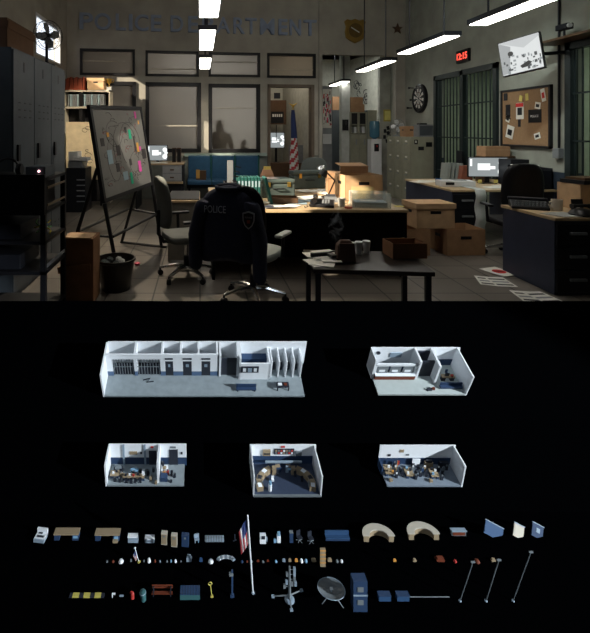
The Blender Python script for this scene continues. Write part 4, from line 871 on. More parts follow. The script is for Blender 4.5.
# boxes on the floor between desks
t = cardbox('lidded_box', 'lidded cardboard box stacked in front of the navy desk side', (X_(432,5.95), 6.05, .34), .50, .36, .30, R(3), m_card2)
cardbox('cardboard_box', 'plain cardboard box under the lidded box, beside the floor papers', (X_(455,5.95)+.08, 6.06, 0), .50, .42, .33, R(2), m_card, lid=False, openflap=False)
cardbox('cardboard_box', 'plain cardboard box on the floor at the left under the lidded box', (X_(412,5.95)-.06, 6.06, 0), .50, .42, .335, R(-2), m_card, lid=False, hole=False)
# bottom right desk
D3X, D3Y = X_(555,4.43), 4.43
t = desk('navy-sided maple desk in the bottom right corner with the mug and cardboard box', (D3X, D3Y, 0), 1.25, .80, 0, 3, None, m_navy)
t = thing('typewriter', 'black portable typewriter on the corner of the bottom right desk', 'typewriter', (X_(531,4.98), 5.02, DT), R(-28))
MB().prism([(-.15,0),(.15,0),(.15,.07),(.0,.075),(-.15,.03)], 'x', -.17, .17, m_black).build('body', t, bevel=.008)
MB().tube([(-.18,.1,.085),(.18,.1,.085)], .02, m_blk2, 12).build('roller', t)
k = MB()
for i in range(9):
    for j in range(3): k.lathe([(.010,0),(.010,.008),(.001,.009)], m_steel, 8, Matrix.Translation((-.13+i*.032+.006*j, -.12+.035*j, .04+.014*j)))
k.build('keys', t)
t = thing('coffee_mug', 'cream coffee mug on the bottom right desk', 'mug', (X_(557.5,4.85), 4.86, DT)); mm = mat('mug_cream', (.66,.60,.52), .4, var=.03)
MB().lathe([(.048,0),(.052,.01),(.052,.115),(.046,.115),(.045,.01),(.001,.01)], mm, 24).build('cup', t, smooth=True); MB().tube([(-.05,0,.09),(-.078,0,.09),(-.085,0,.06),(-.072,0,.03),(-.05,0,.03)], .007, mm, 8).build('handle', t)
t = cardbox('cardboard_box', 'tall cardboard box at the right picture edge on the desk with the mug', (X_(583,4.85)+.19, 4.98, DT), .46, .34, .27, R(-3), m_card2, lid=False, hole=False)
tag(MB().box(-.2,.2,-.14,.14,0,.04,m_blk2).box(-.15,.18,-.1,.12,.04,.065,m_brown).build('book_stack', loc=(X_(583,4.9)+.12, 4.98, DT+.275), rot=R(8)), 'dark books lying on the cardboard box at the right picture edge', 'books')
tag(MB().box(-.06,.06,0,.006,0,.13,m_black).box(-.03,.02,-.004,0,.02,.06,m_white).build('photo_card', loc=(X_(581,4.74), 4.775, DT), rot=(R(-8),0,0)), 'black picture card leaning on the cardboard box at the right edge', 'card')
for k, (px, Y, w_, d_, rz) in enumerate([(558,4.62,.3,.2,.25),(570,4.60,.3,.22,-.1),(566,4.54,.28,.16,.1)]):
    sheet('open_magazine', 'open grey magazine page at the front of the bottom right desk', 'magazine', (X_(px,Y)+.03, Y, DT+.003*k), w_, d_, rz, mat('page_grey', (.34,.35,.34), .7), 'magazine pages on the corner desk', .004)
t = thing('telephone_receiver', 'black round-topped device at the lower right desk edge', 'telephone', (X_(584,4.5)+.02, 4.55, DT)); MB().lathe([(.10,0),(.11,.02),(.08,.06),(.001,.08)], m_black, 24).build('body', t, smooth=True); MB().tube([(-.1,0,.09),(-.05,0,.10),(.05,0,.10),(.1,0,.09)], [.03,.016,.016,.03], m_black, 10).build('handset', t, smooth=True)
# floor papers
for k, (px, py, rz, lab) in enumerate([(488,281,R(-20),'left printed sheet on the floor under the right-hand desk boxes'),(500,282,R(-8),'printed sheet on the floor beside the red-marked one'),(528,297,R(-12),'printed sheet on the floor at the foot of the bottom right desk'),(543,298,R(5),'sheet on the floor touching the bottom right desk base')]):
    Y = CH*F/(py-PY); w_, d_ = .20, .30
    mb = MB().box(-w_/2,w_/2,-d_/2,d_/2,0,.002,m_paper)
    for q in range(3): mb.box(-w_*.4,w_*.4,-d_*.4+q*.09,-d_*.4+.035+q*.09,.002,.003,(m_blk2,m_steel,m_blk2)[q])
    tag(mb.build('printed_sheet', loc=(X_(px,Y), Y, .001+.002*k), rot=rz), lab, 'paper')
Y = 5.0; o = tag(MB().box(-.12,.12,-.15,.15,0,.002,m_paper).lathe([(.05,.002),(.07,.002),(.07,.004)], m_redp, 20).lathe([(.001,.002),(.03,.002),(.03,.004)], m_black, 16).build('printed_sheet', loc=(X_(508,Y), Y+.15, .011), rot=.3), 'floor sheet with a red ring print near the bottom right desk', 'paper')

# filing cabinets in the right corner
for k in range(3):
    y0 = 9.92+k*.42
    t = thing('filing_cabinet', ['olive four-drawer filing cabinet nearest the barred door with stickers on its side','olive four-drawer filing cabinet in the middle of the corner row','olive four-drawer filing cabinet farthest into the back corner'][k], 'filing cabinet', (4.55, y0, 0), 0, 'olive filing cabinets in the back right corner')
    MB().box(.02, .52, .003, .417, 0, 1.45, m_olive).build('body', t, bevel=.004)
    for j in range(4):
        dr = MB().box(0,.02,.015,.405,.05+j*.345,.05+j*.345+.335,m_olive).build('drawer', t, bevel=.004)
        MB().box(-.018,0,.15,.27,.26+j*.345,.275+j*.345,m_steel).box(-.004,0,.16,.26,.30+j*.345,.335+j*.345,m_paper).build('handle', dr)
for (px, py, w_, h_, lab) in ((416,142,.07,.10,'white and black sticker on the side of the near filing cabinet'),(421,148.5,.12,.08,'dark card stuck low on the side of the near filing cabinet'),(429,144.5,.13,.10,'dark card stuck by the right edge of the near filing cabinet')):
    tag(MB().box(-w_/2,w_/2,-.005,0,-h_/2,h_/2,m_black).box(-w_*.2,w_*.1,-.007,-.005,-h_*.2,h_*.3,m_paper if px==416 else m_blk2).build('sticker', loc=(X_(px,9.92), 9.92, Z_(py,9.92))), lab, 'sticker')
cardbox('cardboard_box', 'small cardboard box on top of the olive filing cabinets', (X_(411.5,10.3), 10.45, 1.45), .26, .3, .22, 0, m_card, lid=True)
fan('grey desk fan on the farthest olive filing cabinet', (4.72, 10.98, 1.45), R(-20), .16, .25, m_steel, m_white)
tag(MB().box(0,.40,0,.3,0,.27,m_steel).box(.02,.38,-.006,0,.03,.24,m_lock).box(.05,.2,.05,.2,.27,.30,m_black).build('metal_box', loc=(X_(420,10.0), 10.05, 1.45)), 'grey metal box at the wall end of the filing cabinet tops', 'box')

# ================================================================ OFFICE SEEN THROUGH THE DOORWAY
MBx = BWM
def inroom(px, off): Y = bwY(px, off); return X_(px, Y), Y
Y = 12.9; 
t = thing('office_counter', 'brown wooden counter with grey panels inside the back office', 'counter', (X_(268,12.0), 12.0, 0)); W = X_(303,12)-X_(268,12)
MB().box(0,W,0,.5,0,Z_(163,12),m_brown).build('base', t); MB().box(.55,W,.0,.06,Z_(163,12),Z_(145,12),m_steel).build('screen_panel', t)
monitor('white security monitor glowing inside the back office', (X_(276.5,12.2), 12.25, Z_(163,12)), .44, .42, 0, zb=.38)
o = tag(MB().box(-.22,.22,-.004,.0,0,.01,m_black).box(-.01,.01,-.002,0,0,.42,m_black).build('monitor_divider', loc=(X_(276.5,12.2), 12.235, Z_(163,12)+.58)), 'black cross bars dividing the office security monitor picture', 'monitor bar')
p = (X_(277,13.0), 13.0)
t = thing('notice_case', 'dark brown notice case on the wall inside the back office', 'notice board', (X_(277,13.3), 13.3, Z_(110,13.3))); 
MB().box(-.28,.26,-.05,0,-.42,.28,m_brown).build('case', t); b = MB(); b.box(-.18,.18,-.06,-.05,-.38,-.05,m_black)
for k in range(5): b.box(-.14+k*.06,-.10+k*.06,-.065,-.06,-.2,-.12,m_paper)
b.build('print', t)
tag(MB().box(-.09,.09,-.03,0,-.05,.12,m_blk2).build('wall_box', loc=(X_(277,13.3), 13.3, Z_(97,13.3))), 'small dark box on the office wall above the notice case', 'box')
tag(MB().box(0,.42,-.03,0,0,3.1,mat('door_leaf', (.30,.23,.17), .5)).box(.1,.25,-.04,-.03,1.7,1.74,m_blk2).build('office_door', loc=(X_(303,13.6), 13.6, 0)), 'tall brown door leaf at the rear of the back office', 'door')
# flag
def flagmesh(parent, w_, h_, drop=True, name='flag', col=None):
    mr_ = mat('flag_red', (.45,.05,.06), .7, var=0); mw_ = mat('flag_white', (.7,.7,.68), .7, var=0); mb_ = mat('flag_blue', (.03,.05,.16), .7, var=0)
    return mr_, mw_, mb_
mr_, mw_, mb_ = flagmesh(None, 1, 1)
def drapedflag(lab, loc, hp, name='flag_pole', gold=True):
    t = thing(name, lab, 'flag', loc)
    MB().lathe([(.14,0),(.14,.03),(.03,.06),(.02,.08)], m_gold, 20).build('base', t, smooth=True)
    MB().tube([(0,0,.05),(0,0,hp)], .014, m_gold, 8).build('pole', t)
    MB().lathe([(.001,0),(.04,.03),(.02,.07),(.001,.09)], m_gold, 12, c=(0,0,hp)).tube([(-.10,0,hp+.12),(0,0,hp+.05),(.10,0,hp+.12)], [.006,.03,.006], m_gold, 8).build('eagle_finial', t)
    zt_, zb_ = hp-.05, .45; nst = 30; rings = []
    mb = MB(); n_ = 16
    for i in range(nst+1):
        f_ = i/nst; r1 = .035+.075*f_**.7; rings.append([(r1*math.cos(q)*(1+.25*math.sin(3*q+f_*4))+.03*f_, r1*.6*math.sin(q), zt_-(zt_-zb_)*f_) for q in [2*math.pi*j/n_ for j in range(n_)]])
    for i in range(nst):
        for j in range(n_):
            v = [rings[i][j], rings[i][(j+1)%n_], rings[i+1][(j+1)%n_], rings[i+1][j]]
            mm = mb_ if i < nst*.42 else (mr_ if ((i*1.0+j*.8)//2) % 2 else mw_)
            mb.add(v, [(0,1,2,3)], mm)
    mb.build('flag', t, smooth=True)
    return t
drapedflag('american flag hanging folded on a pole with gold eagle inside the office doorway', (X_(293,11.7), 11.7, 0), Z_(108,11.7))

# ================================================================ BACK HALL
HY = 13.3
t = thing('dark_locker', 'tall dark grey locker in the left of the back hall', 'locker', (X_(331.5,13.6), 13.6, 0)); W = X_(342,13.6)-X_(331.5,13.6)
MB().box(0,W,0,.5,0,Z_(110,13.6),m_lock).build('body', t); MB().box(.02,W-.02,-.015,0,.05,Z_(112,13.6),m_lock).build('door', t)
tag(MB().box(0,.3,0,.35,0,.40,m_card).build('cardboard_box', loc=(X_(333,13.6), 13.65, Z_(110,13.6))), 'cardboard box on top of the tall dark locker in the back hall', 'box')
# poster on panel facing the room
xa, xb = X_(323,12.3), X_(331.5,12.3); za, zb_ = Z_(128,12.3), Z_(89,12.3)
t = thing('splatter_poster', 'white poster splashed with pink and black inside the back hall opening', 'poster', (xa, 12.3, za))
MB().box(0, xb-xa, 0, .03, 0, zb_-za, m_paper).build('sheet', t); random.seed(9); b = MB()
for k in range(60):
    x = random.uniform(.0, xb-xa-.03); z = random.betavariate(2,2)*(zb_-za-.05); a = random.uniform(0,3)
    b.box(x, x+random.uniform(.01,.04), -.004-.0001*k, 0, z, z+random.uniform(.02,.12), random.choice([m_redp, mat('pink_paint',(.7,.12,.25),.6,var=0), m_black, m_steel]))
b.build('splatter_print', t)
tag(MB().box(0, xb-xa, 0, .02, 0, Z_(134,12.3)-Z_(144,12.3), m_white).build('notice_sheet', loc=(xa, 12.3, Z_(144,12.3))), 'plain white notice below the pink splashed poster', 'notice')
tag(MB().box(-.02, xb-xa+.02, .031, .08, 0, Z_(86,12.3), m_steel).build('hall_partition', loc=(xa, 12.3, 0)), 'grey partition panel carrying the splashed poster', 'partition')
# intercom on pillar
tag(MB().box(-.08,.08,-.05,0,-.15,.15,m_black).tube([(0,-.06,-.12),(0,-.09,0),(0,-.06,.12)], .025, m_black, 8).build('wall_telephone', loc=(X_(345,12.6), 12.6, Z_(125,12.6))), 'black wall telephone on the pale pillar', 'telephone')
# locker cabinet with cubbies
KY = 12.5; x0 = X_(350.5,KY); 
for k in range(2):
    W = (X_(367,KY)-x0)/2
    t = thing('hall_locker', ('beige hall locker with open cubbies, left of the pair','beige hall locker with open cubbies, next to the water cooler')[k], 'locker', (x0+W*k, KY, 0), 0, 'beige lockers in the back hall')
    ht = Z_(112,KY); zc1 = Z_(124,KY); zc2 = Z_(133,KY)
    b = MB(); b.box(.002,.03,0,.5,0,ht,m_olive).box(W-.03,W-.002,0,.5,0,ht,m_olive).box(.002,W-.002,.45,.5,0,ht,m_olive).box(.002,W-.002,0,.5,ht-.03,ht,m_olive).box(.002,W-.002,0,.5,zc1-.03,zc1,m_olive).box(.002,W-.002,0,.5,zc2-.03,zc2,m_olive).box(.03,W-.03,.03,.06,zc1,ht-.03,m_dark).build('body', t)
    d = MB().box(.02,W-.02,-.015,.02,.05,zc2-.04,m_olive).build('door', t); MB().box(W*.6,W*.75,-.03,-.015,1.2,1.35,m_steel).box(W*.6,W*.75,-.03,-.015,.5,.6,m_steel).build('handle', d)
    tag(MB().box(.05,.13,.1,.3,0,.17,m_white).box(.14,.17,.1,.3,0,.15,m_blk2).build('box_file', loc=(x0+W*k+W*.35, KY, zc2)), ('white file standing in the left open cubby of the hall lockers','white file standing in the right open cubby of the hall lockers')[k], 'file')
tag(MB().box(0,.02,0,.5,0,Z_(110,KY),m_lock).box(.02,.28,0,.5,0,Z_(110,KY),m_olive).build('end_cabinet', loc=(X_(367.3,KY), KY+.05, 0)), 'plain olive cabinet side behind the water cooler', 'cabinet')
tag(MB().box(0,.38,0,.35,0,.22,m_card).build('cardboard_box', loc=(X_(350.5,12.6), 12.6, Z_(112,KY))), 'lower cardboard box on the beige hall lockers', 'box')
tag(MB().box(0,.34,0,.33,0,.19,m_card).build('cardboard_box', loc=(X_(350.5,12.6), 12.6, Z_(112,KY)+.22)), 'upper cardboard box on the beige hall lockers', 'box')
t = thing('water_cooler', 'white water cooler with a blue bottle in the back hall', 'water cooler', (X_(374.5,12.05), 12.05, 0)); zt = Z_(139,12.05)
b = MB(); b.box(-.14,.14,-.14,.14,0,zt,m_white).build('cabinet', t, bevel=.015); MB().box(-.06,.06,-.15,-.139,zt-.32,zt-.12,m_black).build('tap_recess', t); MB().tube([(0,-.16,zt-.16),(0,-.19,zt-.2)], .015, m_redp).build('tap', t)
MB().lathe([(.04,0),(.12,.06),(.125,.1),(.125,.42),(.11,.47),(.001,.48)], mat('bottle_blue', (.05,.16,.24), .15, spec=.6, var=0), 20, c=(0,0,zt)).build('bottle', t, smooth=True)
# posters on hall wall
yw = 12.3
tag(MB().box(-.11,.11,-.01,0,-.16,.16,mat('gold_frame',(.45,.36,.08),.5)).box(-.08,.08,-.015,-.01,-.12,.12,mat('pale_yellow',(.75,.68,.22),.7)).build('yellow_notice', loc=(X_(387.5,yw), yw, Z_(115.5,yw))), 'yellow framed notice on the hall wall by the water cooler', 'notice')
for i, (px, py) in enumerate(((388,128),(385,131),(391,131.5),(388,133),(384.5,137),(391,136),(387,141))):
    tag(MB().box(-.035,.035,-.006,0,-.05,.05,m_black).build('wall_photo', loc=(X_(px,yw), yw, Z_(py,yw)), rot=(0,R(15*(i%3-1)),0)), 'small black photo in the cluster below the yellow notice', 'photo', 'cluster of small black photos')
# scribble outlines on hall wall (taped paper figures)
b = MB(); random.seed(31); yw2 = 14.4
for k in range(9):
    cx, cz = X_(362+random.uniform(-4,9),yw2), Z_(92+random.uniform(-10,9),yw2); r_ = random.uniform(.08,.2)
    b.tube([(cx+r_*.6*math.cos(a)+random.uniform(-.02,.02), 0, cz+r_*math.sin(a)) for a in [j*.6 for j in range(random.randint(6,11))]], .012, m_blk2, 5)
tag(b.build('wall_graffiti', loc=(0, yw2+.18, 0)), 'dark looping scribble drawn high on the hall wall', 'graffiti')
# ================================================================ DISPLAY STAND WITH SCALE MODELS (foreground)
S0 = 0.9; t15, t28 = math.tan(R(15)), math.tan(R(28))
G0 = S0*F/382; G1 = (S0+t15*G0)/(290/F+t15); V1 = G1*290/F; G2 = (V1+t28*G1)/(171/F+t28); V2 = G2*171/F
m_vel = mat('black_velvet', (0.0006, 0.0007, 0.0009), 1.0, var=0, spec=0.0)
prof = [(.45, 0), (.45, CH-S0), (G0, CH-S0), (G1, CH-V1), (G2, CH-V2), (G2+.004, CH-V2-.01), (G2+.03, CH-V2-.06), (G2+.03, 0)]
tag(MB().prism(prof, 'x', -1.3, 2.1, m_vel).build('display_stand'), 'black cloth-covered stepped display stand carrying the scale models', 'display stand')
def FR(px, py):
    k = (py-PY)/F
    if py >= 512: Y = S0/k; t_ = 0; 
    elif py >= 420: Y = (S0+t15*G0)/(k+t15); t_ = 15
    else: Y = (V1+t28*G1)/(k+t28); t_ = 28
    return Vector(((px-PX)/F*Y, Y, CH-k*Y)), Y/F, t_
def model(name, lab, cat, px, py, group=None, rz=0, ky=1, kz=1):
    p, s, t_ = FR(px, py); p = p + Vector((0, -math.sin(R(t_)), math.cos(R(t_)))) * s * 1.05 * kz
    E = (Matrix.Rotation(R(t_), 4, 'X') @ Matrix.Rotation(rz, 4, 'Z')).to_euler()
    o = thing(name, lab, cat, p, E, group); o.scale = (s, s*ky, s*kz); return o
c_wh = mat('model_white', (.80,.83,.86), .7, var=.03, scale=.3); c_fl = mat('model_floor', (.25,.29,.31), .5, var=.12, scale=.15); c_fl2 = mat('model_floor_pale', (.42,.47,.46), .5, var=.06, scale=.15)
c_flb = mat('model_floor_blue', (0.036,0.050,0.086), .5, var=.1, scale=.4); c_bl = mat('model_blue', (0.025,0.050,0.108), .5, var=.05); c_dk = mat('model_dark', (.02,.024,.035), .5, var=0)
c_tan = mat('model_tan', (0.302,0.230,0.144), .6, var=.05, scale=.5); c_rb = mat('model_redbrown', (0.144,0.032,0.014), .6, var=0); c_lb = mat('model_lightblue', (0.202,0.374,0.540), .5, var=0); c_gr = mat('model_grey', (0.158,0.180,0.194), .5, var=0)
c_red = mat('model_red', (0.468,0.043,0.036), .5, var=0); c_yel = mat('model_yellow', (0.518,0.446,0.101), .5, var=0); c_teal = mat('model_teal', (0.043,0.122,0.130), .5, var=0); c_or = mat('model_orange', (.6,.28,.06), .5, var=0); c_ben = mat('model_bench', (0.029,0.072,0.158), .5, var=0)
c_paler = mat('model_pale_blue', (0.259,0.331,0.403), .5, var=0)
def pt(t, name, boxes):
    b = MB()
    for q in boxes: b.box(*q)
    return b.build(name, t)

def mdesk(t, x, y, w_, d_, h=5, top=c_tan, leg=c_bl, z=1):
    o = pt(t, 'desk', [(x, x+w_, y, y+d_, z+h-1, z+h, top), (x, x+w_*.3, y+.5, y+d_-.5, z, z+h-1, leg), (x+w_*.7, x+w_, y+.5, y+d_-.5, z, z+h-1, leg)])
    return o
def mchair(t, x, y, z=1, m=c_dk, nm='chair'):
    b = MB().box(x-1.3,x+1.3,y-1.3,y+1.3,z+2.6,z+3.4,m).box(x-1.3,x+1.3,y+1,y+1.5,z+3.4,z+7,m).box(x-.3,x+.3,y-.3,y+.3,z,z+2.6,m).box(x-1.5,x+1.5,y-.2,y+.2,z,z+.5,m); return b.build(nm, t)
# ---- model 1: corridor of cells
t = model('room_model', 'longest scale model of a white cell corridor with five doors, upper left on the stand', 'scale model', 104.5, 397, ky=.82)
W, L_, H = 200, 44, 34; PD = 26
pt(t, 'floor', [(0,W,0,L_,-1,1,c_fl)])
pt(t, 'back_wall', [(0,W+6,L_,L_+1.3,0,H,c_wh)])
lw = MB().prism([(-1.4,0),(0,0),(0,L_),(-1.4,L_+0)], 'z', -1, H, c_wh).build('side_wall', t)
ops = [(6,28,0,27),(31,55,0,27),(60,68,0,24),(78,87,0,24),(97,106,0,24)]
us = sorted({0,114,*[q for o in ops for q in o[:2]]}); zs = [0, 8, 24, 27, H]
b = MB()
for i in range(len(us)-1):
    for k in range(4):
        cx, cz = (us[i]+us[i+1])/2, (zs[k]+zs[k+1])/2
        if any(o[0]<cx<o[1] and o[2]<cz<o[3] for o in ops): continue
        b.box(us[i],us[i+1],PD,PD+2,zs[k],zs[k+1], c_wh if k else mat('model_wainscot', (.09,.15,.26), .6, var=0))
b.build('front_partition', t)
for x in (29.5, 57, 76, 94, 113): pt(t, 'dividing_wall', [(x-1,x+1,PD+2,L_,1,H,c_wh)])
for x0, x1 in ((6,28),(31,55)):
    b = MB()
    for k in range(8): b.tube([(x0+(x1-x0)*(k+.5)/8, PD+1, 1),(x0+(x1-x0)*(k+.5)/8, PD+1, 27)], .35, c_gr, 5)
    b.box(x0,x1,PD+.7,PD+1.3,14,14.6,c_gr).box(x0,x1,PD+2,L_,1,1.2,c_dk); b.build('cell_bars', t)
for x0, x1 in ((60,68),(78,87),(97,106)):
    d = pt(t, 'cell_door', [(x0,x1,PD+.2,PD+1.5,1,24,c_dk)]); pt(d, 'door_plate', [(x0+3,x1-3,PD-.1,PD+.2,15,19,c_paler)]); pt(t, 'door_sign', [(x0,x1,PD-.6,PD,27,29,c_dk)])
    pt(t, 'bunk', [(x0-1,x0+6,PD+8,PD+16,1,10,c_dk)])
pt(t, 'dark_doorway', [(117,133,PD+1,PD+3,1,26,c_dk),(115,117,PD-1,L_,1,H,c_wh),(133,135,PD-1,L_,1,H,c_wh)])
pt(t, 'control_room', [(135,167,PD-5,PD-3.5,1,26,c_wh),(135,137,PD-5,L_,1,H,c_wh),(165,167,PD-5,L_,1,26,c_wh),(135,167,L_-8,L_,1,16,c_bl)])
pt(t, 'status_board', [(137,155,PD-6,PD-5,13,22,c_dk),(139,142,PD-6.3,PD-6,15,20,c_wh),(144,148,PD-6.3,PD-6,14,20,c_paler),(150,153,PD-6.3,PD-6,15,20,c_wh)])
for k in range(5):
    pt(t, 'stall_wall', [(168+k*7.6,169.2+k*7.6,PD-2,L_,1,H*.74,c_wh)])
    if k < 4: pt(t, 'stall_equipment', [(170+k*7.6,174+k*7.6,PD+8,PD+12,1,9,c_dk)])
b_ = pt(t, 'bench', [(132,152,5,8,3,4.5,c_bl),(132,152,8,9,3,9,c_bl),(133,134,5,8,1,3,c_dk),(150,151,5,8,1,3,c_dk)])
pt(t, 'table', [(173,185,6,13,6,7,c_dk),(174,178,8,11,7,8,c_wh),(180,183,8,11,7,8,c_rb),(173,174,6,7,1,6,c_dk),(184,185,6,7,1,6,c_dk),(173,174,12,13,1,6,c_dk),(184,185,12,13,1,6,c_dk)])
MB().tube([(37,PD-6,1),(44,PD-4,1.5),(41,PD-9,1.2),(48,PD-8,1.5)], .7, c_dk, 6).build('fallen_chair', t)

# ---- model 2: reception
t = model('room_model', 'scale model of a reception with a red-brown counter, upper right on the stand', 'scale model', 378, 395.5, ky=.8)
W, L_, H = 87, 40, 28
pt(t, 'floor', [(0,W,0,L_,-1,1,c_fl2)]); pt(t, 'back_wall', [(-1,W+4,L_,L_+1.3,-1,H,c_wh)]); pt(t, 'side_wall', [(-1.4,0,22,L_,-1,H,c_wh)]); pt(t, 'side_wall', [(W,W+1.4,0,L_,-1,H,c_wh)])
pt(t, 'front_partition', [(0,43,22,24,19,22,c_wh),(0,2,22,24,1,22,c_wh),(41,43,22,24,1,22,c_wh),(0,43,22,24,6,7,c_wh)])
pt(t, 'counter', [(1,42,19,22,1,7,c_rb),(1,42,18.5,22,7,8,c_wh)])
for k in range(3): pt(t, 'window_blind', [(3+k*13,14+k*13,22.5,23,8,18,c_gr),(5+k*13,11+k*13,22.2,22.5,10,13,c_wh)])
pt(t, 'partition', [(43,45,20,L_,1,H,c_wh)]); pt(t, 'partition', [(60,62,14,L_,1,H,c_wh)]); pt(t, 'dark_passage', [(45,60,24,26,1,24,c_dk),(45,60,38,39.9,1,24,c_dk)])
pt(t, 'wall_panel', [(20,32,L_-1,L_,14,21,c_paler)]); MB().lathe([(2.2,0),(2.2,1),(.01,1)], c_dk, 16, Matrix.Translation((7,L_-.5,21)) @ Matrix.Rotation(R(90),4,'X')).build('wall_clock', t)
pt(t, 'back_room_desk', [(3,40,30,36,1,6,c_bl),(8,14,32,34,6,8,c_dk),(22,30,32,34,6,9,c_paler)])
pt(t, 'wainscot', [(62,W,L_-.6,L_,1,10,c_bl)]); mdesk(t, 63, 30, 9, 5); mdesk(t, 69, 17, 13, 5, 6, c_tan, c_dk); pt(t, 'computer', [(72,76,19,20,7,11,c_dk),(78,80,18,20,7,9,c_red)]); mchair(t, 77, 26, m=c_bl)
pt(t, 'bench', [(64,W-1,6,9,2,4.5,c_bl),(64,W-1,9,10,2,8,c_bl)]); pt(t, 'fallen_bag', [(50,55,4,6,1,3,c_dk),(55,58,5,7,1,4,c_rb)])

# ---- model 3: offices
t = model('room_model', 'scale model of two cluttered offices with a wall between them, lower left on the stand', 'scale model', 107, 486.5, ky=.81, kz=.82)
W, L_, H = 77, 27, 33
pt(t, 'floor', [(0,W,0,L_,-1,1,c_fl)]); pt(t, 'back_wall', [(-1,W+2,L_,L_+1.3,12,H,c_wh),(-1,W+2,L_,L_+1.3,-1,12,c_bl)]); pt(t, 'side_wall', [(-1.4,0,0,L_,-1,H,c_wh)]); pt(t, 'dividing_wall', [(50,52,3,L_,1,H,c_wh)]); pt(t, 'pier', [(13,15,L_-1.5,L_,1,H,c_paler)]); pt(t, 'pier', [(35,37,L_-1.5,L_,1,H,c_paler)])
pt(t, 'office_door', [(40,48,L_-.8,L_,1,23,c_dk)]); pt(t, 'office_door', [(61,70,L_-.8,L_,1,25,c_dk)]); pt(t, 'picture', [(20,28,L_-.6,L_,17,22,c_tan)]); pt(t, 'picture', [(31,33,L_-.6,L_,18,21,c_dk)]); pt(t, 'exit_sign', [(42,45,L_-1,L_,28,30,c_red)]); pt(t, 'vent', [(62,68,L_-.6,L_,27,30,c_gr)])
MB().lathe([(5,0),(5,3),(.01,3)], c_dk, 20, c=(9,19,1)).lathe([(3.5,3),(3.5,5),(.01,5)], c_gr, 20, c=(9,19,1)).build('round_table', t)
mdesk(t, 2, 8, 9, 7); mdesk(t, 15, 5, 22, 6); 
for (x, y, m) in ((4,10,c_wh),(7,12,c_dk),(17,7,c_dk),(21,8,c_wh),(25,7,c_red),(29,8,c_dk),(33,7,c_tan)): pt(t, 'desk_item', [(x,x+2,y,y+1.6,6,8.5,m)])
pt(t, 'white_table', [(22,30,13,17,6,7,c_lb),(25,27,14,16,1,6,c_gr)]); pt(t, 'white_machine', [(34,37,8,14,1,9,c_wh)]); mchair(t, 19, 2.5, m=c_dk); mchair(t, 28, 2.5, m=c_dk); mchair(t, 64, 12, m=c_dk)
pt(t, 'cabinet', [(53,60,4,11,1,7,c_bl)]); pt(t, 'desk', [(53,60,14,22,1,6,c_wh),(55,58,16,19,6,8,c_tan),(54,56,20,22,6,12,c_dk)]); pt(t, 'carton', [(48,50,.5,3,1,5,c_tan)]); pt(t, 'small_bin', [(63,65,3,5,1,4,c_dk)]); pt(t, 'wall_box', [(73,75,L_-1,L_,18,21,c_dk)])

for (x, y, m) in ((6,4,c_dk),(12,10,c_tan),(24,12,c_dk),(31,14,c_dk),(38,14,c_gr),(44,16,c_dk),(42,6,c_tan),(11,3,c_dk),(55,12,c_or),(59,13,c_red),(66,9,c_dk),(53,24,c_dk)): pt(t, 'desk_item', [(x,x+2.4,y,y+2,1,7,m),(x+.4,x+1.6,y+.3,y+1,7,9,c_gr)])
for (x, y) in ((12,14),(24,2),(33,3),(40,11)): mchair(t, x, y, m=c_dk)

# ---- model 4: control room
t = model('room_model', 'square scale model of a dark-floored control room with curved desks, lower middle on the stand', 'scale model', 254.5, 496, ky=.82, kz=.9)
W, L_, H = 65, 40, 28
pt(t, 'floor', [(0,W,0,L_,-1,1,c_flb),(-1,W+1,-1.5,0,-1,1.5,c_gr)]); pt(t, 'back_wall', [(-2,W+3,L_,L_+1.6,0,H,c_wh)]); pt(t, 'side_wall', [(-1.6,-.4,-1,L_,-1,H,c_wh)]); pt(t, 'side_wall', [(W+.4,W+1.6,-1,L_,-1,H,c_wh)])
pt(t, 'wainscot', [(0,W,L_-.6,L_,1,12,c_bl)]); pt(t, 'counter_beam', [(14,52,30,32,12,14,c_paler)]); pt(t, 'exit_sign', [(31,35,L_-1,L_,25,27,c_red)])
b = MB().box(24,45,L_-1,L_,15,23,c_dk)
for k in range(14): b.box(25+(k%7)*2.8,27+(k%7)*2.8,L_-1.3,L_-1,16+(k//7)*3.4,18.5+(k//7)*3.4,(c_gr,c_red,c_wh,c_tan)[k*5%4])
b.build('screen_wall', t)
pt(t, 'shelf', [(12,20,L_-2,L_,14,22,c_tan),(12.5,19.5,L_-2.2,L_-2,16,18,c_dk)]); pt(t, 'shelf', [(47,53,L_-2,L_,14,20,c_gr)])
for sx in (-1, 1):
    b = MB(); cx = 32.5
    for k in range(8):
        a = R(98+k*13) if sx < 0 else R(82-k*13); rx_, ry_ = 25, 21
        M_ = Matrix.Translation((cx+rx_*math.cos(a)+sx*2, 10+ry_*math.sin(a), 1)) @ Matrix.Rotation(a, 4, 'Z')
        b.box(-3,3,-3.2,3.2,0,6,c_tan if k > 1 else c_bl, M_).box(-2,2,-2.4,2.4,6,6.6,(c_tan,c_dk,c_tan,c_wh)[k%4], M_)
    b.build('curved_desk', t)
    pt(t, 'cabinet', [(cx+sx*27-4,cx+sx*27+4,8,12,1,7,c_gr)]); pt(t, 'cabinet', [(cx+sx*10-2,cx+sx*10+2,24,28,1,11,c_tan)])
MB().lathe([(1.8,0),(1.8,9),(.01,9)], c_wh, 14, c=(16,5,1)).lathe([(1.4,9),(1.4,13),(.01,13.5)], c_lb, 14, c=(16,5,1)).build('water_cooler', t)
pt(t, 'seated_figure', [(35,38,27,29,1,10,c_paler),(37,40,26,27,6,8,c_lb)]); mchair(t, 20, 16, m=c_wh); mchair(t, 50, 16, m=c_dk); mchair(t, 26, 24, m=c_dk); mchair(t, 44, 22, m=c_dk)

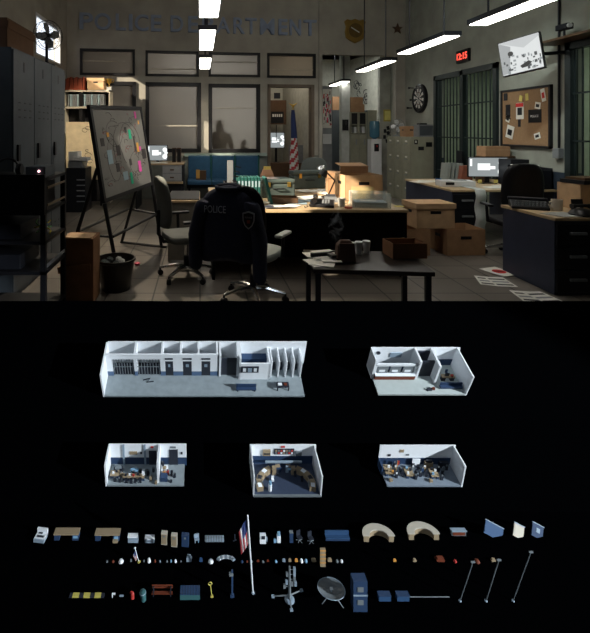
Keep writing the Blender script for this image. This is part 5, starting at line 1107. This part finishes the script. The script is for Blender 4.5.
# ---- model 5: open office
t = model('room_model', 'scale model of an open office with two desk clusters, lower right on the stand', 'scale model', 387, 487, ky=.74, kz=.86)
W, L_, H = 74, 30, 30
pt(t, 'floor', [(0,W,0,L_,-1,1,mat('model_floor_slate', (.20,.24,.29), .5, var=.1, scale=.3))]); pt(t, 'back_wall', [(-1,W+3,L_,L_+1.3,11,H,c_wh),(-1,W+3,L_,L_+1.3,-1,11,c_bl)]); pt(t, 'side_wall', [(W,W+1.4,0,L_,-1,H,c_wh)]); pt(t, 'side_wall', [(-1.4,0,16,L_,-1,11,c_bl)])
pt(t, 'wall_shield', [(20,24,L_-.7,L_,20,24,c_tan)]); pt(t, 'notice', [(8,11,L_-.7,L_,14,17,c_dk)]); pt(t, 'notice', [(27,30,L_-.7,L_,15,17,c_gr)])
for (x, y) in ((22,9),(22,15),(47,8),(47,14),(2,12),(2,19)): mdesk(t, x, y, 8, 6)
for (x, y, m) in ((23,11,c_wh),(27,16,c_dk),(24,18,c_lb),(48,10,c_lb),(52,15,c_wh),(49,17,c_dk),(4,14,c_tan),(6,20,c_wh),(8,13,c_or)): pt(t, 'desk_item', [(x,x+2,y,y+1.4,6,9,m)])
for (x, y) in ((19,12),(33,14),(43,12),(60,13),(12,16),(38,22)): mchair(t, x, y, m=c_dk)
for (x, y, m) in ((11,10,c_dk),(13,20,c_tan),(18,18,c_dk),(30,8,c_dk),(31,20,c_gr),(36,12,c_dk),(40,18,c_bl),(43,20,c_tan),(56,7,c_dk),(57,19,c_dk),(62,19,c_gr),(66,21,c_dk),(33,26,c_dk),(14,26,c_dk)): pt(t, 'desk_item', [(x,x+2.6,y,y+2,1,7,m),(x+.4,x+1.8,y+.3,y+1,7,9,c_wh if x%2 else c_gr)])
pt(t, 'locker_row', [(61,70,24,28,1,9,c_dk)]); pt(t, 'carton', [(44,47,4,7,1,4,c_tan)]); pt(t, 'carton', [(4,7,5,8,1,4,c_tan)]); pt(t, 'printer', [(46,54,24,28,1,9,c_tan),(47,53,25,27,9,12,c_dk)]); pt(t, 'standing_screen', [(33,41,26,27,4,13,c_wh)])
MB().tube([(16,22,1),(16,22,15)], .4, c_or, 6).box(16,18,21.8,22,9,15,c_red).build('flag', t)

# ================================================================ MINIATURE PROPS, TOP ROW
GT = 'miniature props in the top row'; GM = 'miniature props in the middle row'; GB = 'miniature props in the bottom row'
def mini(name, lab, cat, px, py, boxes, rz=0, group=None, parts=None):
    """boxes in picture-pixel units around the base centre; first name is the body"""
    p, s, t_ = FR(px, py)
    if parts is None:
        b = MB()
        for q in boxes: b.box(*[c*s for c in q[:6]], q[6])
        o = b.build(name, loc=p, rot=Euler((0, 0, rz))); return tag(o, lab, cat, group)
    t = thing(name, lab, cat, p, rz, group)
    for nm, bs in parts:
        b = MB()
        for q in bs: b.box(*[c*s for c in q[:6]], q[6])
        b.build(nm, t)
    return t
mini('miniature_photocopier', 'tiny white photocopier model, leftmost of the top row', 'miniature', 38.5, 543, None, R(-8), GT, [('body', [(-5.5,5.5,0,9,0,4,c_paler),(-5,6,1,8,4,5,c_wh)]), ('panel', [(-3,4,2,4,5,5.6,c_dk),(-3,1,6,7.5,5,5.5,c_dk)]), ('back', [(-5.5,5.5,8,10,0,9,c_wh)])])
mini('miniature_desk', 'tiny tan-topped desk model, left of the pair', 'miniature', 66, 541, None, 0, GT, [('top', [(-12.5,12.5,0,8,7,8.2,c_tan)]), ('pedestal', [(-12,-7,.5,7.5,0,7,c_bl)]), ('pedestal', [(6,12,.5,7.5,0,7,c_bl)]), ('drawer', [(7,11.5,.2,.5,3,6,c_lb)])])
mini('miniature_desk', 'tiny tan-topped desk model, right of the pair with a taller drawer unit', 'miniature', 107, 541.5, None, 0, GT, [('top', [(-12.5,12.5,0,8,7,8.2,c_tan)]), ('pedestal', [(-12,-7,.5,7.5,0,7,c_bl)]), ('pedestal', [(6,12,.5,7.5,-0,7,c_bl)]), ('drawer', [(7,11,.2,.5,1,6,c_lb)]), ('box', [(6,11,-2,.2,0,3,c_tan)])])
mini('miniature_machine', 'tiny white split-top cabinet model after the desks', 'miniature', 133, 543, None, 0, GT, [('cabinet', [(-5,5,0,5,0,4,c_paler)]), ('top', [(-5.5,4.5,1,5,5,7,c_wh)])])
mini('miniature_cabinet', 'tiny low white cabinet model left of the tall lockers', 'miniature', 149.5, 543, None, 0, GT, [('cabinet', [(-4.7,4.7,0,5,0,4,c_paler),(-4.9,4.9,0,5,4,5,c_wh)]), ('handle', [(-2,2,-.3,0,2,2.5,c_dk)])])
for i, (px, py, m, ww, lab) in enumerate(((164,545,c_tan,3,'first of the three upright lockers, tan'),(174,547,c_tan,3,'second upright locker, tan and slightly lower'),(185,547,c_bl,3.6,'dark blue upright locker'))):
    mini('miniature_locker', 'tiny locker model, '+lab, 'miniature', px, py, None, R(-5), GT, [('body', [(-ww,ww,0,4,0,14,m if m is c_bl else mat('model_cream',(.5,.46,.38),.6,var=0))]), ('door', [(-ww+.4,ww-.4,-.3,0,1,13,m)]), ('vent', [(-1,1,-.5,-.3,10,12,c_gr)])])
mini('miniature_chair_stack', 'tiny pale blue folding chair model right of the dark blue locker', 'miniature', 197, 543, None, R(10), GT, [('seat', [(-2.5,2.5,0,3,3,4,c_paler)]), ('back', [(-2.5,2.5,3,3.6,4,8,c_paler)]), ('leg', [(-2,-1.4,0,3,0,3,c_paler)]), ('leg', [(1.4,2,0,3,0,3,c_lb)])])
mini('miniature_crate', 'tiny silver ridged crate model', 'miniature', 214.5, 542, None, 0, GT, [('crate', [(-9.5,9.5,0,4,0,4,c_paler)]+[(-9+k*2.6,-8+k*2.6,-.2,4.1,0,4.3,c_gr) for k in range(7)])])
mini('miniature_lamp', 'tiny dark leaning lamp model behind the flagpole', 'miniature', 235, 541, [(-.4,.4,0,.8,0,8,c_dk),(-2,2,0,1,0,.5,c_dk)], R(20), GT)
mini('miniature_kiosk', 'tiny white kiosk machine model', 'miniature', 263.5, 544, None, 0, GT, [('body', [(-3.5,2.5,0,3,0,11,c_wh)]), ('screen', [(-2,1.5,-.3,0,6,10,c_dk)]), ('tray', [(2.5,4,0,3,3,6,c_paler)])])
mini('miniature_cooler', 'tiny white water cooler model with a light blue bottle', 'miniature', 279, 543, None, 0, GT, [('cabinet', [(-1.8,1.8,0,3,0,8,c_wh)]), ('bottle', [(-1.4,1.4,.4,2.6,8,12,c_lb)]), ('cup_holder', [(-5,-2.5,0,2,0,4,c_lb)])])
mini('miniature_pillar', 'tiny dark blue narrow locker model', 'miniature', 291.5, 543, None, 0, GT, [('body', [(-1.7,1.7,0,3,0,12,c_bl)]), ('top', [(-1.8,1.8,-.1,3.1,12,12.6,c_gr)])])
def minich(px, py, m, lab):
    p, s, _ = FR(px, py); t = thing('miniature_chair', lab, 'miniature', p, R(20), GT)
    for nm, bs in (('seat', [(-2.4,2.4,0,4,4,5,m)]), ('back', [(-2.2,2.2,4,4.7,5,11,m)]), ('column', [(-.4,.4,1.6,2.4,.8,4,c_gr)])): pt(t, nm, [tuple(c*s for c in q[:6])+(q[6],) for q in bs])
    for k in range(5): a = k*1.257; MB().tube([(0,2*s,.8*s),(3.4*s*math.cos(a),2*s+3.4*s*math.sin(a),.4*s)], .35*s, c_gr, 5).build('base_leg', t)
minich(300.5, 542.5, c_dk, 'tiny dark chair model left of the swivel chair model'); minich(312, 543.5, c_dk, 'tiny dark swivel chair model beside the blue bench model')
mini('miniature_bench', 'tiny blue bench model with four seats', 'miniature', 338, 541.5, None, 0, GT, [('seat', [(-12,12,0,4,3,4,c_ben)]), ('back', [(-12,12,4,5,4,9,c_ben)]), ('front', [(-12,12,.6,1,0,3,c_bl)])])
def arcdesk(px, py, lab, m=c_tan):
    p, s, _ = FR(px, py); t = thing('miniature_arc_desk', lab, 'miniature', p, 0, GT)
    for nm, r0, r1, z0, z1, mm in (('top',9,16,7,8.2,mat('model_cream',(.5,.46,.38),.6,var=0)),('base',10,15,0,7,m)):
        poly = [(r1*math.cos(a)*s, r1*.9*math.sin(a)*s) for a in [math.pi*k/14 for k in range(15)]] + [(r0*math.cos(a)*s, r0*.75*math.sin(a)*s) for a in [math.pi*(14-k)/14 for k in range(15)]]
        b = MB(); n_ = 15
        for k in range(14): b.prism([poly[k], poly[k+1], poly[28-k], poly[29-k]], 'z', z0*s, z1*s, mm)
        b.build(nm, t)
arcdesk(379, 542, 'tiny tan curved reception desk model, left of two'); arcdesk(424, 540, 'tiny tan curved reception desk model, right of two')
mini('miniature_shop_counter', 'tiny counter model with a red-brown front', 'miniature', 459, 536, None, 0, GT, [('body', [(-7,7,0,3,0,6,c_gr)]), ('front', [(-6,6,-.4,0,1,4.5,c_rb)]), ('top', [(-7.5,7.5,-1,3.2,6,7,c_paler)])])
def leaning(name, px, py, w_, h_, m, lab, m2=None):
    p, s, _ = FR(px, py); t = thing(name, lab, 'miniature', p, Euler((R(-24),R(28),0)), GT)
    pt(t, 'panel', [tuple(c*s for c in (-w_/2,w_/2,0,1,0,h_))+(m,)]); pt(t, 'trim', [tuple(c*s for c in (-w_/2-.4,w_/2+.4,-.2,1.2,h_,h_+1))+(c_paler,)])
    if m2: pt(t, 'emblem', [tuple(c*s for c in (-2,2,-.4,0,h_*.4,h_*.75))+(m2,)])
leaning('miniature_locker_row', 493, 537.5, 20, 14, c_ben, 'tiny blue locker bank model, left of the three leaning panels')
leaning('miniature_whiteboard', 518, 538, 11, 14, mat('model_cream',(.5,.46,.38),.6,var=0), 'tiny cream board model, middle of the three leaning panels')
leaning('miniature_notice_board', 537, 538, 12, 14, c_bl, 'tiny dark blue board model with a pale emblem, rightmost of the top row', c_paler)

# middle row: tiny items
def tiny(px, w_, h_, m, lab, cat='miniature', name='miniature_item', py=562, shape='box'):
    p, s, _ = FR(px, py)
    b = MB()
    if shape == 'box': b.box(-w_/2*s,w_/2*s,0,w_*.6*s,0,h_*.6*s,m).box(-w_*.35*s,w_*.35*s,w_*.1*s,w_*.5*s,h_*.6*s,h_*s,m)
    else: b.lathe([(w_/2*s,0),(w_*.55*s,h_*.2*s),(w_*.4*s,h_*.8*s),(w_*.2*s,h_*s),(.0001,h_*s)], m, 10)
    tag(b.build(name, loc=p), lab, cat, GM)
names = {}
def where(px): return 'left of the small flag' if px < 133 else 'between the small flag and tall flagpole' if px < 245 else 'between the tall flagpole and tan board' if px < 318 else 'right of the tan board'
for (px, w_, h_, m, nm, desc) in [(107,2,2,c_gr,'miniature_stapler','tiny grey stapler model'),(113,2.6,2,c_rb,'miniature_wallet','tiny brown wallet model'),(121,5,3,c_wh,'miniature_papers','tiny white paper tray model'),(131,1.6,3,c_gr,'miniature_radio','tiny grey hand radio model'),(144,1.6,2,c_gr,'miniature_phone','tiny grey phone model'),(149,3.4,5,c_wh,'miniature_lamp','tiny white lamp model'),(155,2,3,c_rb,'miniature_gavel','tiny red-brown gavel model'),(160,1.5,2,c_paler,'miniature_cup','tiny pale cup model'),(167,2,2,c_gr,'miniature_clip','tiny grey clip model'),(171,1.6,3,c_lb,'miniature_bottle','tiny light blue bottle model'),(175.5,2.6,3,c_wh,'miniature_mug','tiny white mug model'),(181,1.2,2,c_gr,'miniature_pen_pot','tiny grey pen pot model'),(189,5,7,c_paler,'miniature_computer','tiny pale computer model'),(201,3.4,4,c_ben,'miniature_keyring','tiny blue box model'),(211,5,3,c_wh,'miniature_hat','tiny white cap model'),
    (242,2.6,1.6,c_bl,'miniature_badge','tiny dark blue badge model'),(247,2,1.6,c_rb,'miniature_wallet','tiny brown pouch model'),(252,1.6,1.6,c_gr,'miniature_key','tiny grey key model'),(258,2.6,1.6,c_rb,'miniature_book','tiny brown book model'),(263,2.2,1.6,c_gr,'miniature_clip','tiny grey cuff model'),(268,2.2,2,c_rb,'miniature_book','tiny dark red book model'),(276,2.6,2.2,c_lb,'miniature_cup','tiny light blue cup model'),(284,3,3,c_paler,'miniature_telephone','tiny pale telephone model'),(290,2.8,3,c_tan,'miniature_carton','tiny tan carton model'),(296.5,3,3,c_or,'miniature_carton','tiny orange carton model'),(301.5,3,4,c_wh,'miniature_mug','tiny white jug model'),(306,2.6,3.6,c_lb,'miniature_mug','tiny light blue mug model'),(314,4.5,2.6,c_tan,'miniature_tray','tiny tan tray model'),
    (330,4,3.4,c_tan,'miniature_carton','tiny tan box model'),(337,2.6,3,c_gr,'miniature_cup','tiny grey cup model'),(341.5,2.6,3,c_wh,'miniature_cup','tiny white cup model'),(395,3,3,c_or,'miniature_carton','tiny orange box model'),(415,3.4,3,c_tan,'miniature_carton','tiny tan carton model'),(441,8,3.4,c_rb,'miniature_tray','tiny red-brown tray model'),(455,3,3,c_red,'miniature_can','tiny red can model'),(477,5,3,c_rb,'miniature_basket','tiny red-brown basket model'),(494,4,3,c_tan,'miniature_book','tiny tan book model')]:
    tiny(px, w_, h_, m, desc+' '+where(px), name=nm, shape='box' if ('box' in desc or 'carton' in nm or 'book' in nm or 'tray' in nm or 'phone' in nm or 'computer' in nm or 'radio' in nm) else 'round')
# arch keyboard
p, s, _ = FR(226, 562); b = MB()
for k in range(9):
    a = R(150-k*15); b.box(-1.5*s,1.5*s,-1.6*s,1.6*s,0,1.2*s,c_wh if k%2 else c_paler, Matrix.Translation((8.5*s*math.cos(a), 5*s*math.sin(a), 0)) @ Matrix.Rotation(a-math.pi/2, 4, 'Z'))
tag(b.build('miniature_arc_console', loc=p), 'tiny silver curved console model left of the flagpole foot', 'miniature', GM)
mini('miniature_tall_board', 'tiny tall tan board model with shelves', 'miniature', 323, 567, None, 0, GM, [('board', [(-2.6,2.6,0,2,0,22,c_tan)]), ('shelf', [(-2.8,2.8,-.5,0,5+5*k,5.8+5*k,c_or) for k in range(4)])])
def minifl(px, py, h_, lean, lab, fw, fh, name='miniature_flag', group=GM, gold=True):
    p, s, _ = FR(px, py); t = thing(name, lab, 'miniature', p, Euler((0, R(lean), 0)), group)
    MB().tube([(0,0,0),(0,0,h_*s)], .8*s if fh > 20 else .35*s, c_wh, 8).build('pole', t)
    MB().lathe([(1.8*s,0),(1.4*s,.8*s),(.0001,1*s)], c_paler if fh > 20 else c_yel, 12).build('base', t)
    MB().lathe([(.0001,-1*s),(1.2*s,0),(.0001,1.2*s)], c_wh, 10, c=(0,0,h_*s)).build('finial', t)
    b = MB(); n_, mcol = 10, 6
    def q(u, v): return (-fw*u*s*(1-.1*v)-.3*s, 1.2*math.sin(u*5+v*3)*s*.8, (h_-3-fh*v-fh*.55*u)*s)
    for i in range(n_):
        for j in range(mcol):
            u0, u1 = j/mcol, (j+1)/mcol; v0, v1 = i/n_, (i+1)/n_
            mm = mb_ if (i < 5 and j < 4) else (mr_ if j % 2 else mw_)
            b.add([q(u0,v0), q(u1,v0), q(u1,v1), q(u0,v1)], [(0,1,2,3)], mm)
    o = b.build('flag_cloth', t, smooth=True); sd = o.modifiers.new('s','SOLIDIFY'); sd.thickness = .3*s
minifl(139, 562, 18, -16, 'tiny american flag model on a yellow base in the middle row', 3.5, 9)
minifl(253, 593, 97, -4, 'tall white flagpole model with a drooping american flag, tallest item on the stand', 10, 30, 'flagpole_model', GB)

# bottom row
p, s, _ = FR(86.5, 598)
t = thing('miniature_road_blocker', 'tiny yellow and black barrier strip model', 'miniature', p, 0, GB)
pt(t, 'strip', [tuple(c*s for c in (-17.5,17.5,0,4,0,1.6))+(c_dk,)])
for k in (-11,0,11): pt(t, 'yellow_panel', [tuple(c*s for c in (k-3.2,k+3.2,-.1,4.1,.1,1.8))+(c_yel,)])
mini('miniature_camera', 'tiny white camera model right of the yellow barrier', 'miniature', 113.5, 598, None, 0, GB, [('arm', [(-1.6,-.8,0,1,0,4,c_wh)]), ('head', [(-1.6,1.6,0,1,4,5.4,c_wh)])])
mini('miniature_dome', 'tiny flat pale fitting model in the bottom row', 'miniature', 121.5, 597, [(-2,2,0,1.5,0,1,c_paler)], 0, GB)
p, s, _ = FR(132.5, 598); t = thing('miniature_extinguisher', 'tiny red fire extinguisher model', 'miniature', p, 0, GB)
MB().lathe([(1.9*s,0),(1.9*s,6*s),(1*s,7.5*s),(.0001,7.6*s)], c_red, 12).build('cylinder', t); MB().tube([(0,0,7.5*s),(-1.5*s,0,8.5*s),(-2.4*s,0,6*s)], .4*s, c_red, 5).build('hose', t)
p, s, _ = FR(143.5, 600); t = thing('miniature_bin', 'tiny dark teal litter bin model', 'miniature', p, Euler((0,R(-6),0)), GB)
MB().lathe([(2.6*s,0),(3.1*s,10*s),(3*s,11*s),(.0001,12.5*s)], c_teal, 14).build('barrel', t); MB().lathe([(3.3*s,9*s),(3.3*s,10*s)], c_paler, 14).build('rim', t)
mini('miniature_park_bench', 'tiny red-brown slatted bench model', 'miniature', 162, 597, None, 0, GB, [('seat', [(-10.5,10.5,0,1.2,3,4,c_rb),(-10.5,10.5,1.6,2.8,3,4,c_rb)]), ('back', [(-10.5,10.5,4,4.6,6,7.5,c_rb),(-10.5,10.5,4,4.6,8.5,10,c_rb)]), ('leg', [(-9,-8.2,0,4,0,9,c_dk)]), ('leg', [(8.2,9,0,4,0,9,c_dk)])])
mini('miniature_skip', 'tiny blue-green waste container model', 'miniature', 190, 600, None, 0, GB, [('body', [(-10,10,0,9,0,6,c_teal)]), ('lid', [(-10,10,0,9.4,6,7,c_bl)]+[(-9.4+k*2.7,-8.6+k*2.7,-.2,9,6.2,7.4,c_ben) for k in range(7)])])
p, s, _ = FR(212, 597); t = thing('miniature_ring_post', 'tiny yellow ring-topped post model', 'miniature', p, Euler((0,R(-8),0)), GB)
MB().tube([(0,0,0),(0,0,15*s)], .6*s, c_yel, 6).build('post', t); MB().tube([(1.8*s*math.cos(a*.6283),0,(16.8+1.8*math.sin(a*.6283))*s) for a in range(11)], .5*s, c_yel, 6).build('ring', t); MB().box(-1.4*s,1.4*s,-1*s,1*s,0,1.6*s,c_yel).build('base', t)
mini('miniature_camera_mast', 'tiny dark camera mast model left of the flagpole', 'miniature', 232.5, 598, None, R(6), GB, [('base', [(-2,2,0,3,0,2.4,c_bl)]), ('mast', [(-.9,.9,1,2.4,2,33,c_bl)]), ('head', [(-3,1,0,3,27,30,c_gr)])])
# antenna
p, s, _ = FR(289.5, 600); t = thing('antenna_model', 'grey antenna mast model standing on three long legs', 'miniature', p, 0, GB)
MB().tube([(0,0,2*s),(0,0,42*s)], [1.6*s,.9*s], c_gr, 8).build('mast', t)
for (x, y) in ((-16,3),(14,9),(0,-10)): 
    MB().tube([(0,0,6*s),(x*s,y*s,1*s)], .7*s, c_gr, 6).build('leg', t); MB().box((x-1.5)*s,(x+1.5)*s,(y-1.2)*s,(y+1.2)*s,0,1.6*s,c_paler).build('foot', t)
MB().lathe([(5*s,0),(5*s,1.2*s),(3*s,2*s)], c_paler, 18).build('base_plate', t)
for k, (x, z) in enumerate(((-3,20),(5,24),(5,30),(-2.5,30),(5,36),(2.5,18),(6,18),(-5,15))):
    MB().box((x-1.1)*s,(x+1.1)*s,-1*s,1*s,z*s,(z+5)*s,c_gr if k%2 else c_paler).tube([(0,0,(z+2)*s),(x*s,0,(z+2)*s)], .4*s, c_gr, 5).build('antenna_panel', t)
# dish
p, s, _ = FR(332, 600); t = thing('satellite_dish_model', 'round grey satellite dish model on short legs', 'miniature', p, 0, GB)
Md = Matrix.Translation((0,2*s,7*s)) @ Matrix.Rotation(R(-8),4,'X')
MB().lathe([(.0001,0),(6*s,.6*s),(13.2*s,4*s),(13.4*s,4.4*s),(6*s,1.4*s),(.0001,.8*s)], c_gr, 32, Md).build('dish', t, smooth=True)
MB().tube([Md @ Vector((13.3*s*math.cos(a), 13.3*s*math.sin(a), 4.2*s)) for a in [math.pi*2*k/28 for k in range(29)]], .45*s, c_paler, 5).build('rim', t)
MB().tube([Md @ Vector((0,0,.6*s)), Md @ Vector((0,0,5*s))], .6*s, c_paler, 6).box(-1.4*s,1.4*s,1*s,3.4*s,11*s,12.4*s,c_wh).build('receiver', t)
for (x, y) in ((-11,-4),(9,-8),(0,9)): MB().tube([(x*.4*s,y*.4*s,7*s),(x*s,y*s,.3*s)], .6*s, c_gr, 6).build('leg', t)
# blue panels, boxes, line, poles
mini('miniature_machine_cabinet', 'tiny dark blue tall machine model beside the dish', 'miniature', 360.5, 612, None, 0, GB, [('body', [(-7,7,0,9,0,38,c_bl)]), ('dial', [(-3,3,-.4,0,9,15,c_gr)]), ('dial', [(-3,3,-.4,0,25,31,c_gr)]), ('band', [(-7.2,7.2,-.5,0,20,21.5,c_paler)])])
for i, px in enumerate((385, 403.5)):
    mini('miniature_container', ('tiny blue box model, left of two beside the thin rod','tiny blue box model, right of two at the rod end')[i], 'miniature', px, 601.5, None, 0, GB, [('body', [(-6,6,0,5,0,6,c_ben)]), ('lid', [(-6.3,6.3,-.2,5.2,6,7,c_bl)])])
p, s, _ = FR(430, 598.5); tag(MB().tube([(-20*s,1*s,.7*s),(20*s,1*s,.7*s)], .5*s, c_gr, 6).build('miniature_rod', loc=p), 'thin grey rod model lying right of the two blue boxes', 'miniature', GB)
for i, (x0, y0, x1, y1) in enumerate(((460,601,473,562),(486,601,499,560),(513,601,531,552))):
    p, s, _ = FR(x0, y0); t = thing('miniature_barrier_pole', ('thin slanting pole model, left of three','thin slanting pole model, middle of three','thin slanting pole model, right of three and longest')[i], 'miniature', p, 0, GB)
    dx, dz = (x1-x0), (y0-y1)/.8; 
    MB().tube([(0,0,0),(dx*s,0,dz*s)], .45*s, c_gr, 6).build('pole', t); MB().lathe([(1.5*s,0),(1.2*s,1*s),(.0001,1.2*s)], c_paler, 12).build('base', t); MB().box((dx-2)*s,(dx+2)*s,-.5*s,.5*s,(dz-1)*s,(dz+1)*s,c_gr).build('head', t)
for o in bpy.data.objects:
    if o.get('group') in (GT, GM, GB): o.scale = (1, 1, .8)
bpy.context.view_layer.update()
